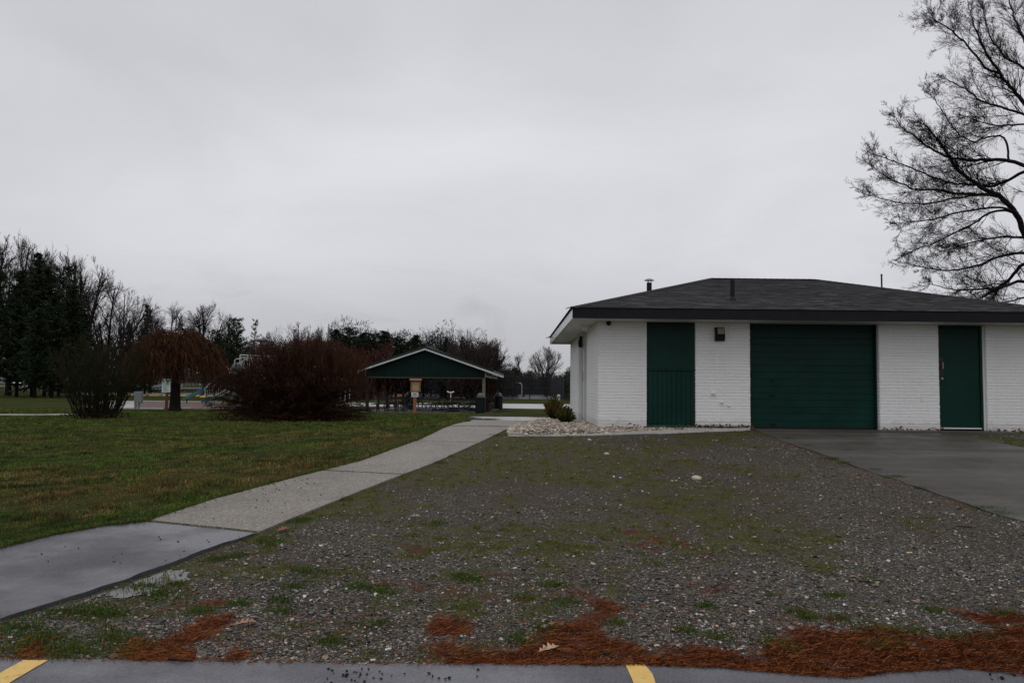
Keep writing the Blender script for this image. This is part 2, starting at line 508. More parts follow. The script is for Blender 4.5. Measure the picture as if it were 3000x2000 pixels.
SUN_EL, SUN_ROT = R(58), R(200)
w = bpy.data.worlds.new('World'); SC.world = w; w.use_nodes = True
nt = w.node_tree; bg = nt.nodes['Background']
sky = N(nt, 'ShaderNodeTexSky'); sky.sky_type = 'NISHITA'; sky.sun_disc = False
sky.sun_elevation = SUN_EL; sky.sun_rotation = SUN_ROT
tc = nt.nodes.new('ShaderNodeTexCoord').outputs['Generated']
sx = N(nt, 'ShaderNodeSeparateXYZ'); nt.links.new(tc, sx.inputs[0])
base = ramp(nt, sx.outputs['Z'], [(0, (.46, .465, .50)), (.06, (.54, .54, .575)), (.16, (.64, .64, .672)), (.30, (.675, .675, .71)), (.45, (.64, .64, .68)), (1, (.92, .92, .95))])
mp = N(nt, 'ShaderNodeMapping'); nt.links.new(tc, mp.inputs[0]); mp.inputs['Scale'].default_value = (1, 1, 2.6)
n1 = noise(nt, 2.2, 6, .55, mp.outputs[0], .5)
n2 = noise(nt, 1.0, 3, .5, mp.outputs[0], .2)
cl = mixc(nt, 1, base.outputs[0], ramp(nt, n1, [(.3, .905), (.7, 1.05)]).outputs[0], 'MULTIPLY')
cl = mixc(nt, 1, cl, ramp(nt, n2, [(.3, .90), (.7, 1.08)]).outputs[0], 'MULTIPLY')
# darker ragged scud low over the trees
n3 = noise(nt, 7, 5, .6, mp.outputs[0], .8)
low = ramp(nt, sx.outputs['Z'], [(0, 1), (.04, 1), (.16, .15), (.3, 0)])
sc3 = ramp(nt, n3, [(.50, 0), (.72, .42)])
fmul = N(nt, 'ShaderNodeMath', operation='MULTIPLY'); nt.links.new(low.outputs[0], fmul.inputs[0]); nt.links.new(sc3.outputs[0], fmul.inputs[1])
cl = mixc(nt, fmul.outputs[0], cl, (.30, .30, .32))
scl = N(nt, 'ShaderNodeVectorMath', operation='SCALE'); nt.links.new(cl, scl.inputs[0]); scl.inputs['Scale'].default_value = 10.4
fin = mixc(nt, .96, sky.outputs[0], scl.outputs[0])
nt.links.new(fin, bg.inputs['Color']); bg.inputs['Strength'].default_value = .1

sl = bpy.data.lights.new('sun', 'SUN'); so = bpy.data.objects.new('sun', sl); COL.objects.link(so)
sl.energy = .5; sl.angle = R(45); sl.color = (1, .985, .96)
# sun rotation is measured from +Y towards +X in the sky texture
sd = Vector((math.sin(SUN_ROT) * math.cos(SUN_EL), math.cos(SUN_ROT) * math.cos(SUN_EL), math.sin(SUN_EL)))
so.rotation_euler = sd.to_track_quat('Z', 'Y').to_euler()
so.location = (0, -20, 40)
vs = SC.view_settings
vs.view_transform = 'Standard'; vs.look = 'None'; vs.gamma = 1; vs.use_curve_mapping = False; vs.exposure = 0
try:
    SC.cycles.max_bounces = 8; SC.cycles.transparent_max_bounces = 24
    SC.cycles.use_denoising = True; SC.cycles.denoiser = 'OPENIMAGEDENOISE'; SC.cycles.denoising_input_passes = 'RGB_ALBEDO_NORMAL'; SC.cycles.denoising_prefilter = 'ACCURATE'; SC.cycles.use_adaptive_sampling = False
except Exception: pass

# ------------------------------------------------------------------ ground and sheets
def stretch(lim0, lim1, fine, n_f, n_o):
    a, b = fine
    mid = np.linspace(a, b, n_f)
    lo = a - (a - lim0) * (np.linspace(0, 1, n_o)[1:] ** 2.5); hi = b + (lim1 - b) * (np.linspace(0, 1, n_o)[1:] ** 2.5)
    return np.concatenate([lo[::-1], mid, hi])

def grid_faces(n, m):
    i = np.arange(n - 1)[:, None] * m + np.arange(m - 1)[None, :]
    return np.stack([i, i + m, i + m + 1, i + 1], -1).reshape(-1, 4)

gxs = stretch(-900, 900, (-20, 16), 150, 40); gys = stretch(-40, 1500, (3, 50), 230, 50)
GX, GY = np.meshgrid(gxs, gys, indexing='ij')
GZ = H(GX, GY)
near = sstep(40, 25, GY)
GZ = GZ + (fbm(GX * .8, GY * .8, 5) - .5) * .05 * near * (sstep(-1.2, -3.2, GX - xs_line(GY)))
GZ = np.where((GY < 16.8) & (GX > xs_line(GY) - 1.0), GZ - .05, GZ)
GZ = np.where((GY < 4.9), GZ - .05, GZ)
g = npmesh('ground', np.stack([GX, GY, GZ], -1).reshape(-1, 3), grid_faces(len(gxs), len(gys)), M['lawn'], smooth=True)
tag(g, kind='structure')

# low wooded hills at the horizon
hx = np.linspace(-1600, 1600, 160); hy = np.array([700, 760, 900, 1100, 1300.])
HX, HY = np.meshgrid(hx, hy, indexing='ij')
HZ = 1 + np.array([0, 5, 12, 17, 10.])[None, :] * (.55 + .9 * fbm(HX / 260, HY / 500, 3))
hl = npmesh('hills', np.stack([HX, HY, HZ], -1).reshape(-1, 3), grid_faces(160, 5), simple('hill_woods', (.045, .05, .05), .9, .4, .05), smooth=True)
tag(hl, kind='structure')

def resample(pts, n):
    pts = np.asarray(pts, float)
    s = np.concatenate([[0], np.cumsum(np.linalg.norm(np.diff(pts, axis=0), axis=1))])
    t = np.linspace(0, s[-1], n)
    return np.stack([np.interp(t, s, pts[:, 0]), np.interp(t, s, pts[:, 1])], -1)

def sheet(name, left, right, n, m, off, skirt, mat, rag=0, seed=1, kind='structure', flat=None):
    L = resample(left, n); Rr = resample(right, n)
    if rag:
        rng = np.random.default_rng(seed)
        for E in (L, Rr):
            t = np.arange(n)
            E += (np.stack([fbm(t * .35, t * 0 + seed, seed), fbm(t * .35, t * 0 + seed + 9, seed + 3)], -1) - .5) * 2 * rag
    t = np.linspace(0, 1, m)[None, :, None]
    XY = L[:, None, :] * (1 - t) + Rr[:, None, :] * t
    Z = H(XY[..., 0], XY[..., 1]) + off if flat is None else np.full(XY.shape[:2], flat)
    V = np.concatenate([XY, Z[..., None]], -1).reshape(-1, 3)
    Fc = grid_faces(n, m)
    # skirt
    loop = [i * m for i in range(n)] + [(n - 1) * m + j for j in range(1, m)] + [i * m + m - 1 for i in range(n - 2, -1, -1)] + [j for j in range(m - 2, 0, -1)]
    base = len(V); lowv = V[loop].copy(); lowv[:, 2] -= skirt
    k = len(loop); sk = [(loop[i], loop[(i + 1) % k], base + (i + 1) % k, base + i) for i in range(k)]
    V = np.concatenate([V, lowv]); Fc = np.concatenate([Fc, np.array(sk)])
    o = npmesh(name, V, Fc, mat)
    import bmesh
    bm = bmesh.new(); bm.from_mesh(o.data); bmesh.ops.recalc_face_normals(bm, faces=bm.faces)
    up_ = sum(f.normal.z * f.calc_area() for f in bm.faces)
    if up_ < 0: bmesh.ops.reverse_faces(bm, faces=bm.faces)
    bm.to_mesh(o.data); bm.free()
    tag(o, kind=kind)
    return o

def G(*pts): return [gnd(*p) for p in pts]

# parking lot, flat in front
EDGE = 4.52
lot = MB()
ex = np.linspace(-14, 14, 240)
def _r0(px, py):
    v = pxdir(px, py); t = (.012 - EYE) / v[2]; return (CAM + v * t)[:2]
_ed = np.array([_r0(*p) for p in ((-400, 1922), (0, 1926), (500, 1932), (1000, 1940), (1500, 1942), (1900, 1943), (2100, 1949), (2350, 1972), (2480, 1980), (2600, 1964), (2800, 1952), (3000, 1965), (3300, 1970))])
def lot_edge(x): return np.interp(x, _ed[:, 0], _ed[:, 1])
ez = lot_edge(ex) + (fbm(ex * 3, ex * 0, 8) - .5) * .035 + (fbm(ex * 11, ex * 0, 9) - .5) * .02
LV = []; rows = [-8, -2, 1, 3, 4.0]
for yy in rows: LV.append(np.stack([ex, ex * 0 + yy, ex * 0 + .012], -1))
LV.append(np.stack([ex, ez, ex * 0 + .012], -1)); LV.append(np.stack([ex, ez + .012, ex * 0 - .03], -1))
LV = np.stack(LV, 1)
lo_ = npmesh('parking_lot', LV.reshape(-1, 3), grid_faces(240, len(rows) + 2)[:, ::-1], M['lot']); tag(lo_, kind='structure')

# painted stripes
def stripe_mat():
    m, nt, b = nt_new('worn_yellow_paint')
    co = objco(nt)
    wear = ramp(nt, noise(nt, 14, 6, .7, co, .4), [(.33, (.10, .09, .075)), (.40, (.60, .38, .085)), (.75, (.72, .47, .13))])
    nt.links.new(wear.outputs[0], b.inputs['Base Color']); b.inputs['Roughness'].default_value = .5
    bump(nt, b, noise(nt, 160, 2, .6, co), .3, .004)
    return m
M['stripe'] = stripe_mat()
def ray0(px, py, z=.016):
    v = pxdir(px, py); t = (z - EYE) / v[2]; return (CAM + v * t)[:2]
def stripe(pl, pr):
    n = 24
    a = np.array([ray0(*p) for p in pl]); b_ = np.array([ray0(*p) for p in pr])
    A = resample(a, n); B = resample(b_, n)
    t = np.linspace(0, 1, n)
    A[:, 0] += (fbm(t * 14, t * 0, 2) - .5) * .012; B[:, 0] += (fbm(t * 14, t * 0 + 4, 2) - .5) * .012
    V = np.concatenate([np.c_[A, np.full(n, .016)], np.c_[B, np.full(n, .016)]])
    i = np.arange(n - 1); Fc = np.stack([i, i + 1, i + n + 1, i + n], -1)
    o = npmesh('parking_line', V, Fc, M['stripe']); tag(o, kind='structure')
stripe([(1832, 1944), (1857, 2000), (1910, 2120), (2060, 2460)], [(1886, 1944), (1912, 1972), (1925, 2010), (1975, 2110), (2130, 2440)])
stripe([(68, 1932), (-30, 1985), (-280, 2110), (-700, 2330)], [(140, 1932), (20, 2003), (-170, 2120), (-600, 2390)])

# paved path (asphalt apron) and aggregate walk
AP_U = G((-420, 1745), (-150, 1655), (0, 1618), (150, 1580), (300, 1552), (424, 1538))
AP_L = G((-420, 1965), (-150, 1875), (0, 1826), (150, 1780), (330, 1722), (480, 1668), (620, 1612), (746, 1571))
sheet('asphalt_path', AP_U, AP_L, 60, 24, .035, .09, M['apron'], .02, 3)
WK_L = G((424, 1536), (625, 1469), (840, 1411), (1059, 1354), (1230, 1291), (1377, 1236)) + [(-.98, 19.53)]
WK_R = G((748, 1570), (950, 1486), (1130, 1414), (1275, 1358), (1400, 1301), (1505, 1252), (1558, 1240)) + [(.66, 19.53)]
# slabs of the walk with joints between them
LL = resample(WK_L, 200); RR = resample(WK_R, 200)
cuts = [0, .27, .545, .765, .92, 1.0]
for a, b_ in zip(cuts[:-1], cuts[1:]):
    i0, i1 = int(a * 199), int(b_ * 199)
    l_ = LL[i0:i1 + 1].copy(); q_ = RR[i0:i1 + 1].copy()
    dl = (l_[1] - l_[0]) / np.linalg.norm(l_[1] - l_[0]); l_[0] += dl * .075; q_[0] += dl * .075
    sheet('walkway', l_, q_, max(6, (i1 - i0)), 14, .027 + random.Random(i0).uniform(-.004, .004), .1, M['walk'], .006, i0 + 2)
# wet slab along the end of the building
SLB = 19.55
slab = MB(); slab.bb(-1.15, 1.86, SLB, 22.05, .60, .776)
tag(slab.build('wet_walkway', M['slab'], bevel=.01), kind='structure')

# driveway
DR_L = G((2214, 1262), (2300, 1297), (2400, 1330), (2600, 1400), (2850, 1487), (3000, 1532), (3200, 1590))
DR_R = G((2748, 1265), (2800, 1275), (2900, 1295), (3000, 1314), (3150, 1342), (3350, 1380), (3700, 1440))
sheet('driveway', DR_L, DR_R, 60, 40, .02, .06, M['drive'], .05, 5)
dw = MB(); dw.bb(5.05, 10.4, 16.35, 16.95, .60, .765)
tag(dw.build('door_apron', M['drive'], bevel=.01), kind='structure')

# ------------------------------------------------------------------ gravel yard with moss and needle masks
def masks(X, Y):
    P = np.stack([X, Y, H(X, Y)], -1)
    px, py, zc = project(P)
    k = np.clip(5.0 / np.maximum(zc, 2), .1, 1.5)
    jx = (fbm(X * 2.2, Y * 2.2, 11, 5) - .5) * 230 * k; jy = (fbm(X * 2.2, Y * 2.2, 41, 5) - .5) * 120 * k
    qx = px + jx; qy = py + jy
    nd = np.zeros_like(X)
    hard = [
        [(1840, 1965), (1900, 1935), (2000, 1915), (2110, 1912), (2200, 1925), (2300, 1880), (2400, 1862), (2480, 1866), (2620, 1850), (2900, 1858), (3000, 1830), (3400, 1810), (3500, 2100), (2700, 2050), (2400, 2040), (2000, 2000)],
        [(1285, 1905), (1350, 1892), (1450, 1905), (1560, 1880), (1680, 1845), (1710, 1785), (1765, 1780), (1790, 1815), (1765, 1850), (1800, 1890), (1880, 1938), (1880, 1985), (1560, 1975), (1430, 1950), (1330, 1935)],
        [(300, 1925), (400, 1890), (500, 1845), (590, 1795), (660, 1800), (660, 1835), (590, 1870), (500, 1905), (430, 1950), (300, 1950)],
        [(640, 1905), (740, 1905), (740, 1940), (640, 1940)],
        [(1300, 1820), (1380, 1810), (1390, 1840), (1310, 1850)],
        [(2830, 1785), (3100, 1790), (3100, 1830), (2860, 1815)],
        [(100, 1870), (160, 1865), (165, 1900), (110, 1905)]]
    hb_ = fbm(X * 7, Y * 7, 79, 4)
    for p in hard: nd = np.maximum(nd, inpoly(qx, qy, p) * (.6 + .4 * sstep(.34, .48, hb_)))
    nd = nd * (.72 + .28 * sstep(.30, .46, fbm(X * 3.2, Y * 3.2, 83, 4)))
    soft = [[(380, 1800), (640, 1740), (660, 1755), (430, 1820)], [(1090, 1590), (1260, 1605), (1260, 1625), (1100, 1610)],
            [(1100, 1720), (1400, 1690), (1700, 1740), (1720, 1780), (1400, 1755), (1120, 1765)],
            [(1850, 1570), (2000, 1560), (2050, 1620), (1880, 1620)], [(1980, 1700), (2160, 1730), (2150, 1760), (1980, 1740)],
            [(2240, 1810), (2480, 1790), (2500, 1820), (2240, 1840)]]
    br = fbm(X * 9, Y * 9, 77, 3)
    for p in soft: nd = np.maximum(nd, inpoly(qx, qy, p) * sstep(.46, .7, br) * .6)
    # needles washed up against the driveway's edge
    dl = np.interp(Y, [q[1] for q in DR_L][::-1], [q[0] for q in DR_L][::-1])
    ed = dl - X
    nd = np.maximum(nd, sstep(.42, .1, ed) * (ed > -.3) * sstep(.50, .68, fbm(X * 2.5, Y * 2.5, 51, 4)) * .4)
    # moss and thin grass
    n1 = fbm(X * .55, Y * .55, 21, 5); n2 = fbm(X * 2.4, Y * 2.4, 31, 5); n3 = fbm(X * 8, Y * 8, 36, 3)
    ms = sstep(.46, .66, n1 * .55 + n2 * .45 + .05 + .11 * sstep(8, 13, Y) - .13 * sstep(1.6, 4.0, X) ) * sstep(.32, .55, n3)
    band = inpoly(qx, qy, [(1600, 1480), (1830, 1480), (1850, 1620), (1780, 1700), (1600, 1740), (1560, 1640)])
    ms = np.maximum(ms, band * sstep(.40, .58, n2) * .8)
    left = inpoly(qx, qy, [(-800, 2000), (-500, 1840), (0, 1825), (200, 1795), (420, 1740), (560, 1680), (760, 1570), (860, 1570), (800, 1680), (600, 1780), (450, 1850), (250, 1940), (0, 1950)])
    ms = np.maximum(ms, left * sstep(.40, .55, n2) * .9)
    edge = sstep(.55, .08, X - (xs_line(Y) + .0)) * sstep(.38, .55, n2)
    ms = np.maximum(ms, edge * .9)
    rightverge = (X > dl + 3.2) & (Y < 16.2)
    ms = np.maximum(ms, rightverge * sstep(.3, .5, n2) * .9)
    ms = np.maximum(ms, sstep(14.4, 15.6, Y) * sstep(.38, .55, n2) * .8)
    # compacted brown earth in the far middle of the yard
    dt = sstep(6.2, 10.5, Y) * sstep(5.6, 2.0, X) * (.40 + .5 * sstep(.4, .6, n1)) + .15 * sstep(6, 9, Y) + .25 * sstep(.5, .65, fbm(X * .9, Y * .9, 63, 4))
    return np.clip(ms * (1 - nd), 0, 1), np.clip(nd, 0, 1), np.clip(dt, 0, .8)

GL = [(-9, EDGE - .4), (-9, 4.8)] + [tuple(p) for p in (np.asarray(resample(AP_U, 12)[3:]) * .5 + np.asarray(resample(AP_L, 12)[3:]) * .5)] + [tuple(p) for p in (LL[::20] * .5 + RR[::20] * .5)]
GL = [p for p in GL if p[1] < 16.8] + [(-.2, 16.9)]
gy_ = np.concatenate([np.linspace(EDGE - .3, 9, 160), np.linspace(9.06, 16.9, 110)])
gl = np.interp(gy_, [p[1] for p in GL], [p[0] for p in GL])
uu = np.concatenate([np.linspace(0, .8, 300), np.linspace(.81, 1, 25)])
YX = gl[:, None] * (1 - uu[None, :]) + 14.5 * uu[None, :]
YY = np.repeat(gy_[:, None], len(uu), 1)
ms, nd, dt = masks(YX, YY)
EDG = sstep(-.02, .35, YY - lot_edge(YX))
YZ = H(YX, YY) - .012 + .018 * EDG + ((fbm(YX * 1.6, YY * 1.6, 91, 4) - .5) * .03 + nd * .010) * EDG
yd = npmesh('gravel_yard', np.stack([YX, YY, YZ], -1).reshape(-1, 3), grid_faces(len(gy_), len(uu))[:, ::-1], M['gravel'], smooth=True,
            col={'moss': ms.ravel(), 'needle': nd.ravel(), 'dirt': dt.ravel()})
tag(yd, kind='structure')

def yard_z(x, y):
    e_ = sstep(-.02, .35, y - lot_edge(x))
    return H(x, y) - .012 + .018 * e_ + (fbm(x * 1.6, y * 1.6, 91, 4) - .5) * .03 * e_

# puddle film along the path
def patch(name, poly, mat, off, res=160):
    W = np.array(G(*poly)); x0, y0 = W.min(0); x1, y1 = W.max(0)
    xs = np.linspace(x0, x1, res); ys = np.linspace(y0, y1, res)
    X, Y = np.meshgrid(xs, ys, indexing='ij')
    jx = (fbm(X * 6, Y * 6, 5) - .5) * .30; jy = (fbm(X * 6, Y * 6, 8) - .5) * .30
    k = inpoly(X + jx, Y + jy, [tuple(p) for p in W])
    Fc = grid_faces(res, res)[:, ::-1]; kk = k.ravel(); Fc = Fc[kk[Fc].all(1)]
    o = npmesh(name, np.stack([X, Y, H(X, Y) + off - .004], -1).reshape(-1, 3), Fc, mat, smooth=True)
    tag(o, kind='structure'); return o
patch('puddle', [(-150, 1885), (0, 1828), (150, 1784), (330, 1728), (340, 1742), (250, 1775), (120, 1812), (0, 1862), (-150, 1915)], M['water'], .012)
patch('puddle', [(330, 1730), (430, 1690), (500, 1668), (560, 1668), (560, 1700), (480, 1722), (400, 1750), (320, 1755)], M['water'], .012)

rng = np.random.default_rng(7)
def in_yard(n, ymin=EDGE, ymax=16.2, bias=1.6, xr=(-5, 13)):
    """points in the yard, more of them near"""
    y = ymin + (ymax - ymin) * rng.random(n) ** bias
    half = .66 * y + .8
    x = rng.uniform(-1, 1, n) * half
    l = np.interp(y, [p[1] for p in GL], [p[0] for p in GL])
    # keep off the path, the walk and the driveway
    lw = np.interp(y, [q[1] for q in AP_L] + [q[1] for q in WK_R][1:], [q[0] for q in AP_L] + [q[0] for q in WK_R][1:])
    dl = np.interp(y, [q[1] for q in DR_L][::-1], [q[0] for q in DR_L][::-1])
    dr = np.interp(y, [q[1] for q in DR_R][::-1], [q[0] for q in DR_R][::-1])
    k = (y > lot_edge(x) - .015) & (x > lw + .02) & ((x < dl - .02) | (x > dr + .05))
    return x[k], y[k]

# stones
def stones(x, y, z, s, colr, name, mat, flat=.6, seed=3):
    n = len(x); r_ = np.random.default_rng(seed)
    base = np.array([(1,0,0),(-1,0,0),(0,1,0),(0,-1,0),(0,0,1),(0,0,-1),(.6,.6,.55),(-.6,.6,.5),(.6,-.6,.5),(-.6,-.6,.55)], float)
    fc = np.array([(4,6,0),(4,0,8),(4,8,3),(4,3,9),(4,9,1),(4,1,7),(4,7,2),(4,2,6),(6,2,0),(7,1,2),(8,0,3),(9,3,1),(5,0,2),(5,2,1),(5,1,3),(5,3,0)])
    k = len(base)
    V = base[None] * (1 + r_.uniform(-.28, .28, (n, k, 1)))
    sc = np.stack([r_.uniform(.7, 1.3, n), r_.uniform(.7, 1.2, n), r_.uniform(.7, 1.1, n) * flat], -1)
    V = V * sc[:, None, :]
    a = r_.uniform(0, 2 * PI, n); t = r_.uniform(-.45, .45, n)
    ca, sa, ct, st = np.cos(a), np.sin(a), np.cos(t), np.sin(t)
    x1 = V[..., 0] * ct[:, None] - V[..., 2] * st[:, None]; z1 = V[..., 0] * st[:, None] + V[..., 2] * ct[:, None]
    X = x1 * ca[:, None] - V[..., 1] * sa[:, None]; Y = x1 * sa[:, None] + V[..., 1] * ca[:, None]
    V = np.stack([X, Y, z1], -1) * s[:, None, None] + np.stack([x, y, z], -1)[:, None, :]
    Fc = (fc[None] + (np.arange(n) * k)[:, None, None]).reshape(-1, 3)
    o = npmesh(name, V.reshape(-1, 3), Fc, mat, col={'col': np.repeat(colr, k, 0)})
    return o

x, y = in_yard(230000, bias=2.0)
m_, n_, d_ = masks(x, y)
keep = rng.random(len(x)) > np.clip(m_ * .6 + n_ * 1.1 + d_ * .75, 0, .985)
x, y = x[keep], y[keep]
s = np.exp(rng.normal(math.log(.0058), .45, len(x))) * (1 + .02 * (y - 5)); s = np.clip(s, .004, .026)
tone = rng.random(len(x))
cb = np.stack([np.exp(rng.normal(math.log(.080), .70, len(x)))] * 3, -1) * np.array([1.10, 1.0, .87])
wh = tone > 1 - .045 * sstep(.38, .62, fbm(x * .8, y * .8, 99, 3))
cb[wh] = np.stack([rng.uniform(.28, .5, wh.sum())] * 3, -1) * np.array([1.02, 1.0, .93])
br_ = (tone < .10); cb[br_] = cb[br_] * np.array([1.35, 1.0, .72])
st_ = stones(x, y, yard_z(x, y) + s * .25, s, np.clip(cb, .01, .55), 'gravel_stones', M['attr_wet'])
tag(st_, 'loose grey gravel scattered over the yard before the white building', 'gravel', kind='stuff')

# blades
def blades(x, y, z, hgt, wid, colr, name, lean=.6, mat=None, seed=5, seg=1):
    n = len(x); r_ = np.random.default_rng(seed)
    a = r_.uniform(0, 2 * PI, n); dx, dy = np.cos(a), np.sin(a)
    l = r_.uniform(.1, 1, n) * lean; b_ = r_.uniform(0, 2 * PI, n)
    p0 = np.stack([x - dx * wid, y - dy * wid, z - .004], -1); p1 = np.stack([x + dx * wid, y + dy * wid, z - .004], -1)
    mx = x + np.cos(b_) * l * hgt * .35; my = y + np.sin(b_) * l * hgt * .35; mz = z + hgt * .62
    p2 = np.stack([mx - dx * wid * .7, my - dy * wid * .7, mz], -1); p3 = np.stack([mx + dx * wid * .7, my + dy * wid * .7, mz], -1)
    tz = z + hgt * (1 - .35 * l)
    p4 = np.stack([x + np.cos(b_) * l * hgt, y + np.sin(b_) * l * hgt, tz], -1)
    V = np.stack([p0, p1, p2, p3, p4], 1).reshape(-1, 3)
    i = np.arange(n)[:, None] * 5
    Fc = np.concatenate([i + np.array([[0, 1, 3]]), i + np.array([[0, 3, 2]]), i + np.array([[2, 3, 4]])])
    return npmesh(name, V, Fc, mat or M['attr'], col={'col': np.repeat(colr, 5, 0)})

def gcol(n, patch, r_):
    g = np.stack([r_.uniform(.026, .074, n), r_.uniform(.058, .115, n), r_.uniform(.008, .022, n)], -1)
    o = np.stack([r_.uniform(.065, .165, n), r_.uniform(.052, .122, n), r_.uniform(.018, .042, n)], -1)
    f = (r_.random(n) < patch)[:, None]
    return np.where(f, o, g)

# thin grass in the yard: tufts at the mossy spots
x, y = in_yard(26000, bias=1.3)
m_, n_, d_ = masks(x, y)
k = rng.random(len(x)) < m_ * .40
tx, ty = x[k], y[k]
per = 16
cx = np.repeat(tx, per) + rng.normal(0, .028, len(tx) * per); cy = np.repeat(ty, per) + rng.normal(0, .028, len(tx) * per)
big = np.repeat(rng.uniform(.4, 1.25, len(tx)), per)
tuft = blades(cx, cy, yard_z(cx, cy), rng.uniform(.012, .045, len(cx)) * big, np.full(len(cx), .0022) + .00018 * (cy - 4), gcol(len(cx), .25, rng) * np.array([1.35, 1.15, 1.0]), 'yard_grass', 1.1)
tag(tuft, 'thin mossy grass tufts sprouting through the gravel yard', 'grass', kind='stuff')

# distinct green clumps on the near gravel
cl = [(965,1880,1),(1045,1720,1),(1105,1725,1),(825,1760,.9),(1375,1700,1),(1620,1715,1),(1540,1755,1.1),(1650,1765,1.1),(1520,1875,1.1),(1600,1845,.9),(1280,1535,.7),(1800,1830,.8),(2570,1850,1.3),(2590,1895,1.6),(2670,1855,1.2),(2320,1905,1.2),(2260,1885,1),(2800,1870,1),(2880,1870,1),(1110,1830,.8),(1130,1740,.7),(2340,1795,.9),(2370,1810,.9),(2450,1745,.9),(2460,1815,.9),(2070,1775,.7),(2730,1787,.8),(2945,1800,1),(400,1900,1.6),(340,1870,1.4),(130,1870,1.6),(80,1900,1.5),(210,1905,1.3),(40,1850,1.8),(330,1800,1.3),(180,1800,1.4),(460,1740,1.1),(420,1720,1.2),(510,1710,.9),(640,1640,1.1),(700,1630,1),(790,1588,1.3),(900,1675,1.1),(700,1770,1),(820,1790,1),(590,1795,.9),(860,1720,.9),(1350,1690,.8),(270,1795,1.5),(2010,1850,.8),(2110,1870,.9),(2435,1347,1.3),(2362,1307,1.2),(2310,1286,1.2),(2480,1358,1.2),(2622,1400,1.4),(2700,1430,1),(2888,1490,1.6),(2935,1507,1.4),(2560,1378,1),(1445,1277,1.2),(1280,1356,.9),(1005,1465,1),(880,1525,1.2)]
bx, by, bh = [], [], []
for px_, py_, sc_ in cl:
    if py_ > 1930: continue
    X0, Y0 = gnd(px_, py_)
    n_b = int(260 * sc_)
    bx.append(X0 + rng.normal(0, .055 * sc_, n_b)); by.append(Y0 + rng.normal(0, .045 * sc_, n_b)); bh.append(rng.uniform(.010, .042, n_b) * (.7 + .3 * sc_))
bx, by, bh = map(np.concatenate, (bx, by, bh))
cc = gcol(len(bx), .10, rng) * np.array([1.0, 1.0, .9])
tag(blades(bx, by, yard_z(bx, by), bh, np.full(len(bx), .0028), cc, 'grass_clumps', 1.0), 'fresh green grass clumps dotted over the near gravel', 'grass', kind='stuff')

# fallen pine needles
def needles(x, y, z, name, ln=(.035, .085), seed=9, wd=.0009):
    n = len(x); r_ = np.random.default_rng(seed)
    a = r_.uniform(0, PI, n); l = r_.uniform(ln[0], ln[1], n) * .5
    dx, dy = np.cos(a) * l, np.sin(a) * l; dz = r_.normal(0, .16, n) * l
    wx, wy = -np.sin(a) * wd, np.cos(a) * wd
    P = np.stack([x, y, z], -1); D = np.stack([dx, dy, dz], -1); Wv = np.stack([wx, wy, np.abs(r_.normal(0, wd, n))], -1)
    V = np.stack([P - D - Wv, P - D + Wv, P + D + Wv, P + D - Wv], 1).reshape(-1, 3)
    Fc = np.arange(n * 4).reshape(-1, 4)
    f = r_.random(n)[:, None]
    c = np.array([.044, .012, .005]) * (1 - f ** 1.4) + np.array([.285, .092, .028]) * f ** 1.3
    return npmesh(name, V, Fc, M['attr'], col={'col': np.repeat(c, 4, 0)})
x, y = in_yard(760000, ymin=EDGE - .1, ymax=8.5, bias=1.8)
_, n_, _ = masks(x + rng.normal(0, .035, len(x)), y + rng.normal(0, .035, len(x)))
clump = sstep(.30, .62, fbm(x * 11, y * 11, 95, 3)) * .75 + .25
k = rng.random(len(x)) < n_ ** 1.5 * .50 * clump + .012 * sstep(.42, .6, fbm(x * 1.2, y * 1.2, 97, 3)) * sstep(7.5, 5, y)
x, y = x[k], y[k]
# some spill over the edge of the asphalt
xo = rng.uniform(.4, 4.5, 2600); yo = lot_edge(xo) - np.abs(rng.normal(0, .055, 2600)) * (.3 + 1.1 * sstep(.45, .7, fbm(xo * 1.3, xo * 0, 66, 3)))
xl = rng.uniform(-3.2, .4, 260); yl = lot_edge(xl) - np.abs(rng.normal(0, .02, 260))
zz = np.concatenate([yard_z(x, y) + .008 + rng.random(len(x)) ** 1.6 * .026 * sstep(-.02, .15, y - lot_edge(x)), .016 + rng.random(2860) * .006])
nn_ = needles(np.concatenate([x, xo, xl]), np.concatenate([y, yo, yl]), zz, 'pine_needles')
tag(nn_, 'rust orange fallen pine needles drifted along the edge of the parking lot', 'pine needles', kind='stuff')

# lawn grass
n0 = 520000
y = 5.2 + 40 * rng.random(n0) ** 2.3
x = rng.uniform(-1, 0, n0) * (.70 * y + .8) + .02 * y
apx = np.interp(y, [q[1] for q in AP_U] + [q[1] for q in WK_L][1:] + [28, 46], [q[0] for q in AP_U] + [q[0] for q in WK_L][1:] + [-1.4, -2.2])
apmin = AP_U[0][1]
k = (x < apx - .015 + .03 * rng.random(n0)) & (y > np.interp(x, [q[0] for q in AP_U], [q[1] for q in AP_U]) * (x < AP_U[-1][0]))
k &= ~((y > 19.9) & (x > -1.3))
k &= ~((np.abs(y - (30.9 + .08 * (x + 21))) < 1.0) & (x < -18.2))
x, y = x[k], y[k]
pt = fbm(x * .28, y * .28, 15, 5); p2 = fbm(x * 2.1, y * 2.1, 19, 4)
zone = sstep(6.2, 8.5, y) * sstep(20, 14, y)
dead = np.clip(sstep(.38, .58, pt * .45 + .35 * fbm(x * 1.1, y * 1.1, 14, 4) + .2 * fbm(x * 3.3, y * 3.3, 16, 3)) * (.35 + .62 * zone), 0, .9) + .08
kk = rng.random(len(x)) < (.25 + .85 * sstep(.30, .62, .5 * p2 + .5 * fbm(x * 5, y * 5, 29, 3))) * (1 - .35 * dead)
x, y, dead, p2 = x[kk], y[kk], dead[kk], p2[kk]
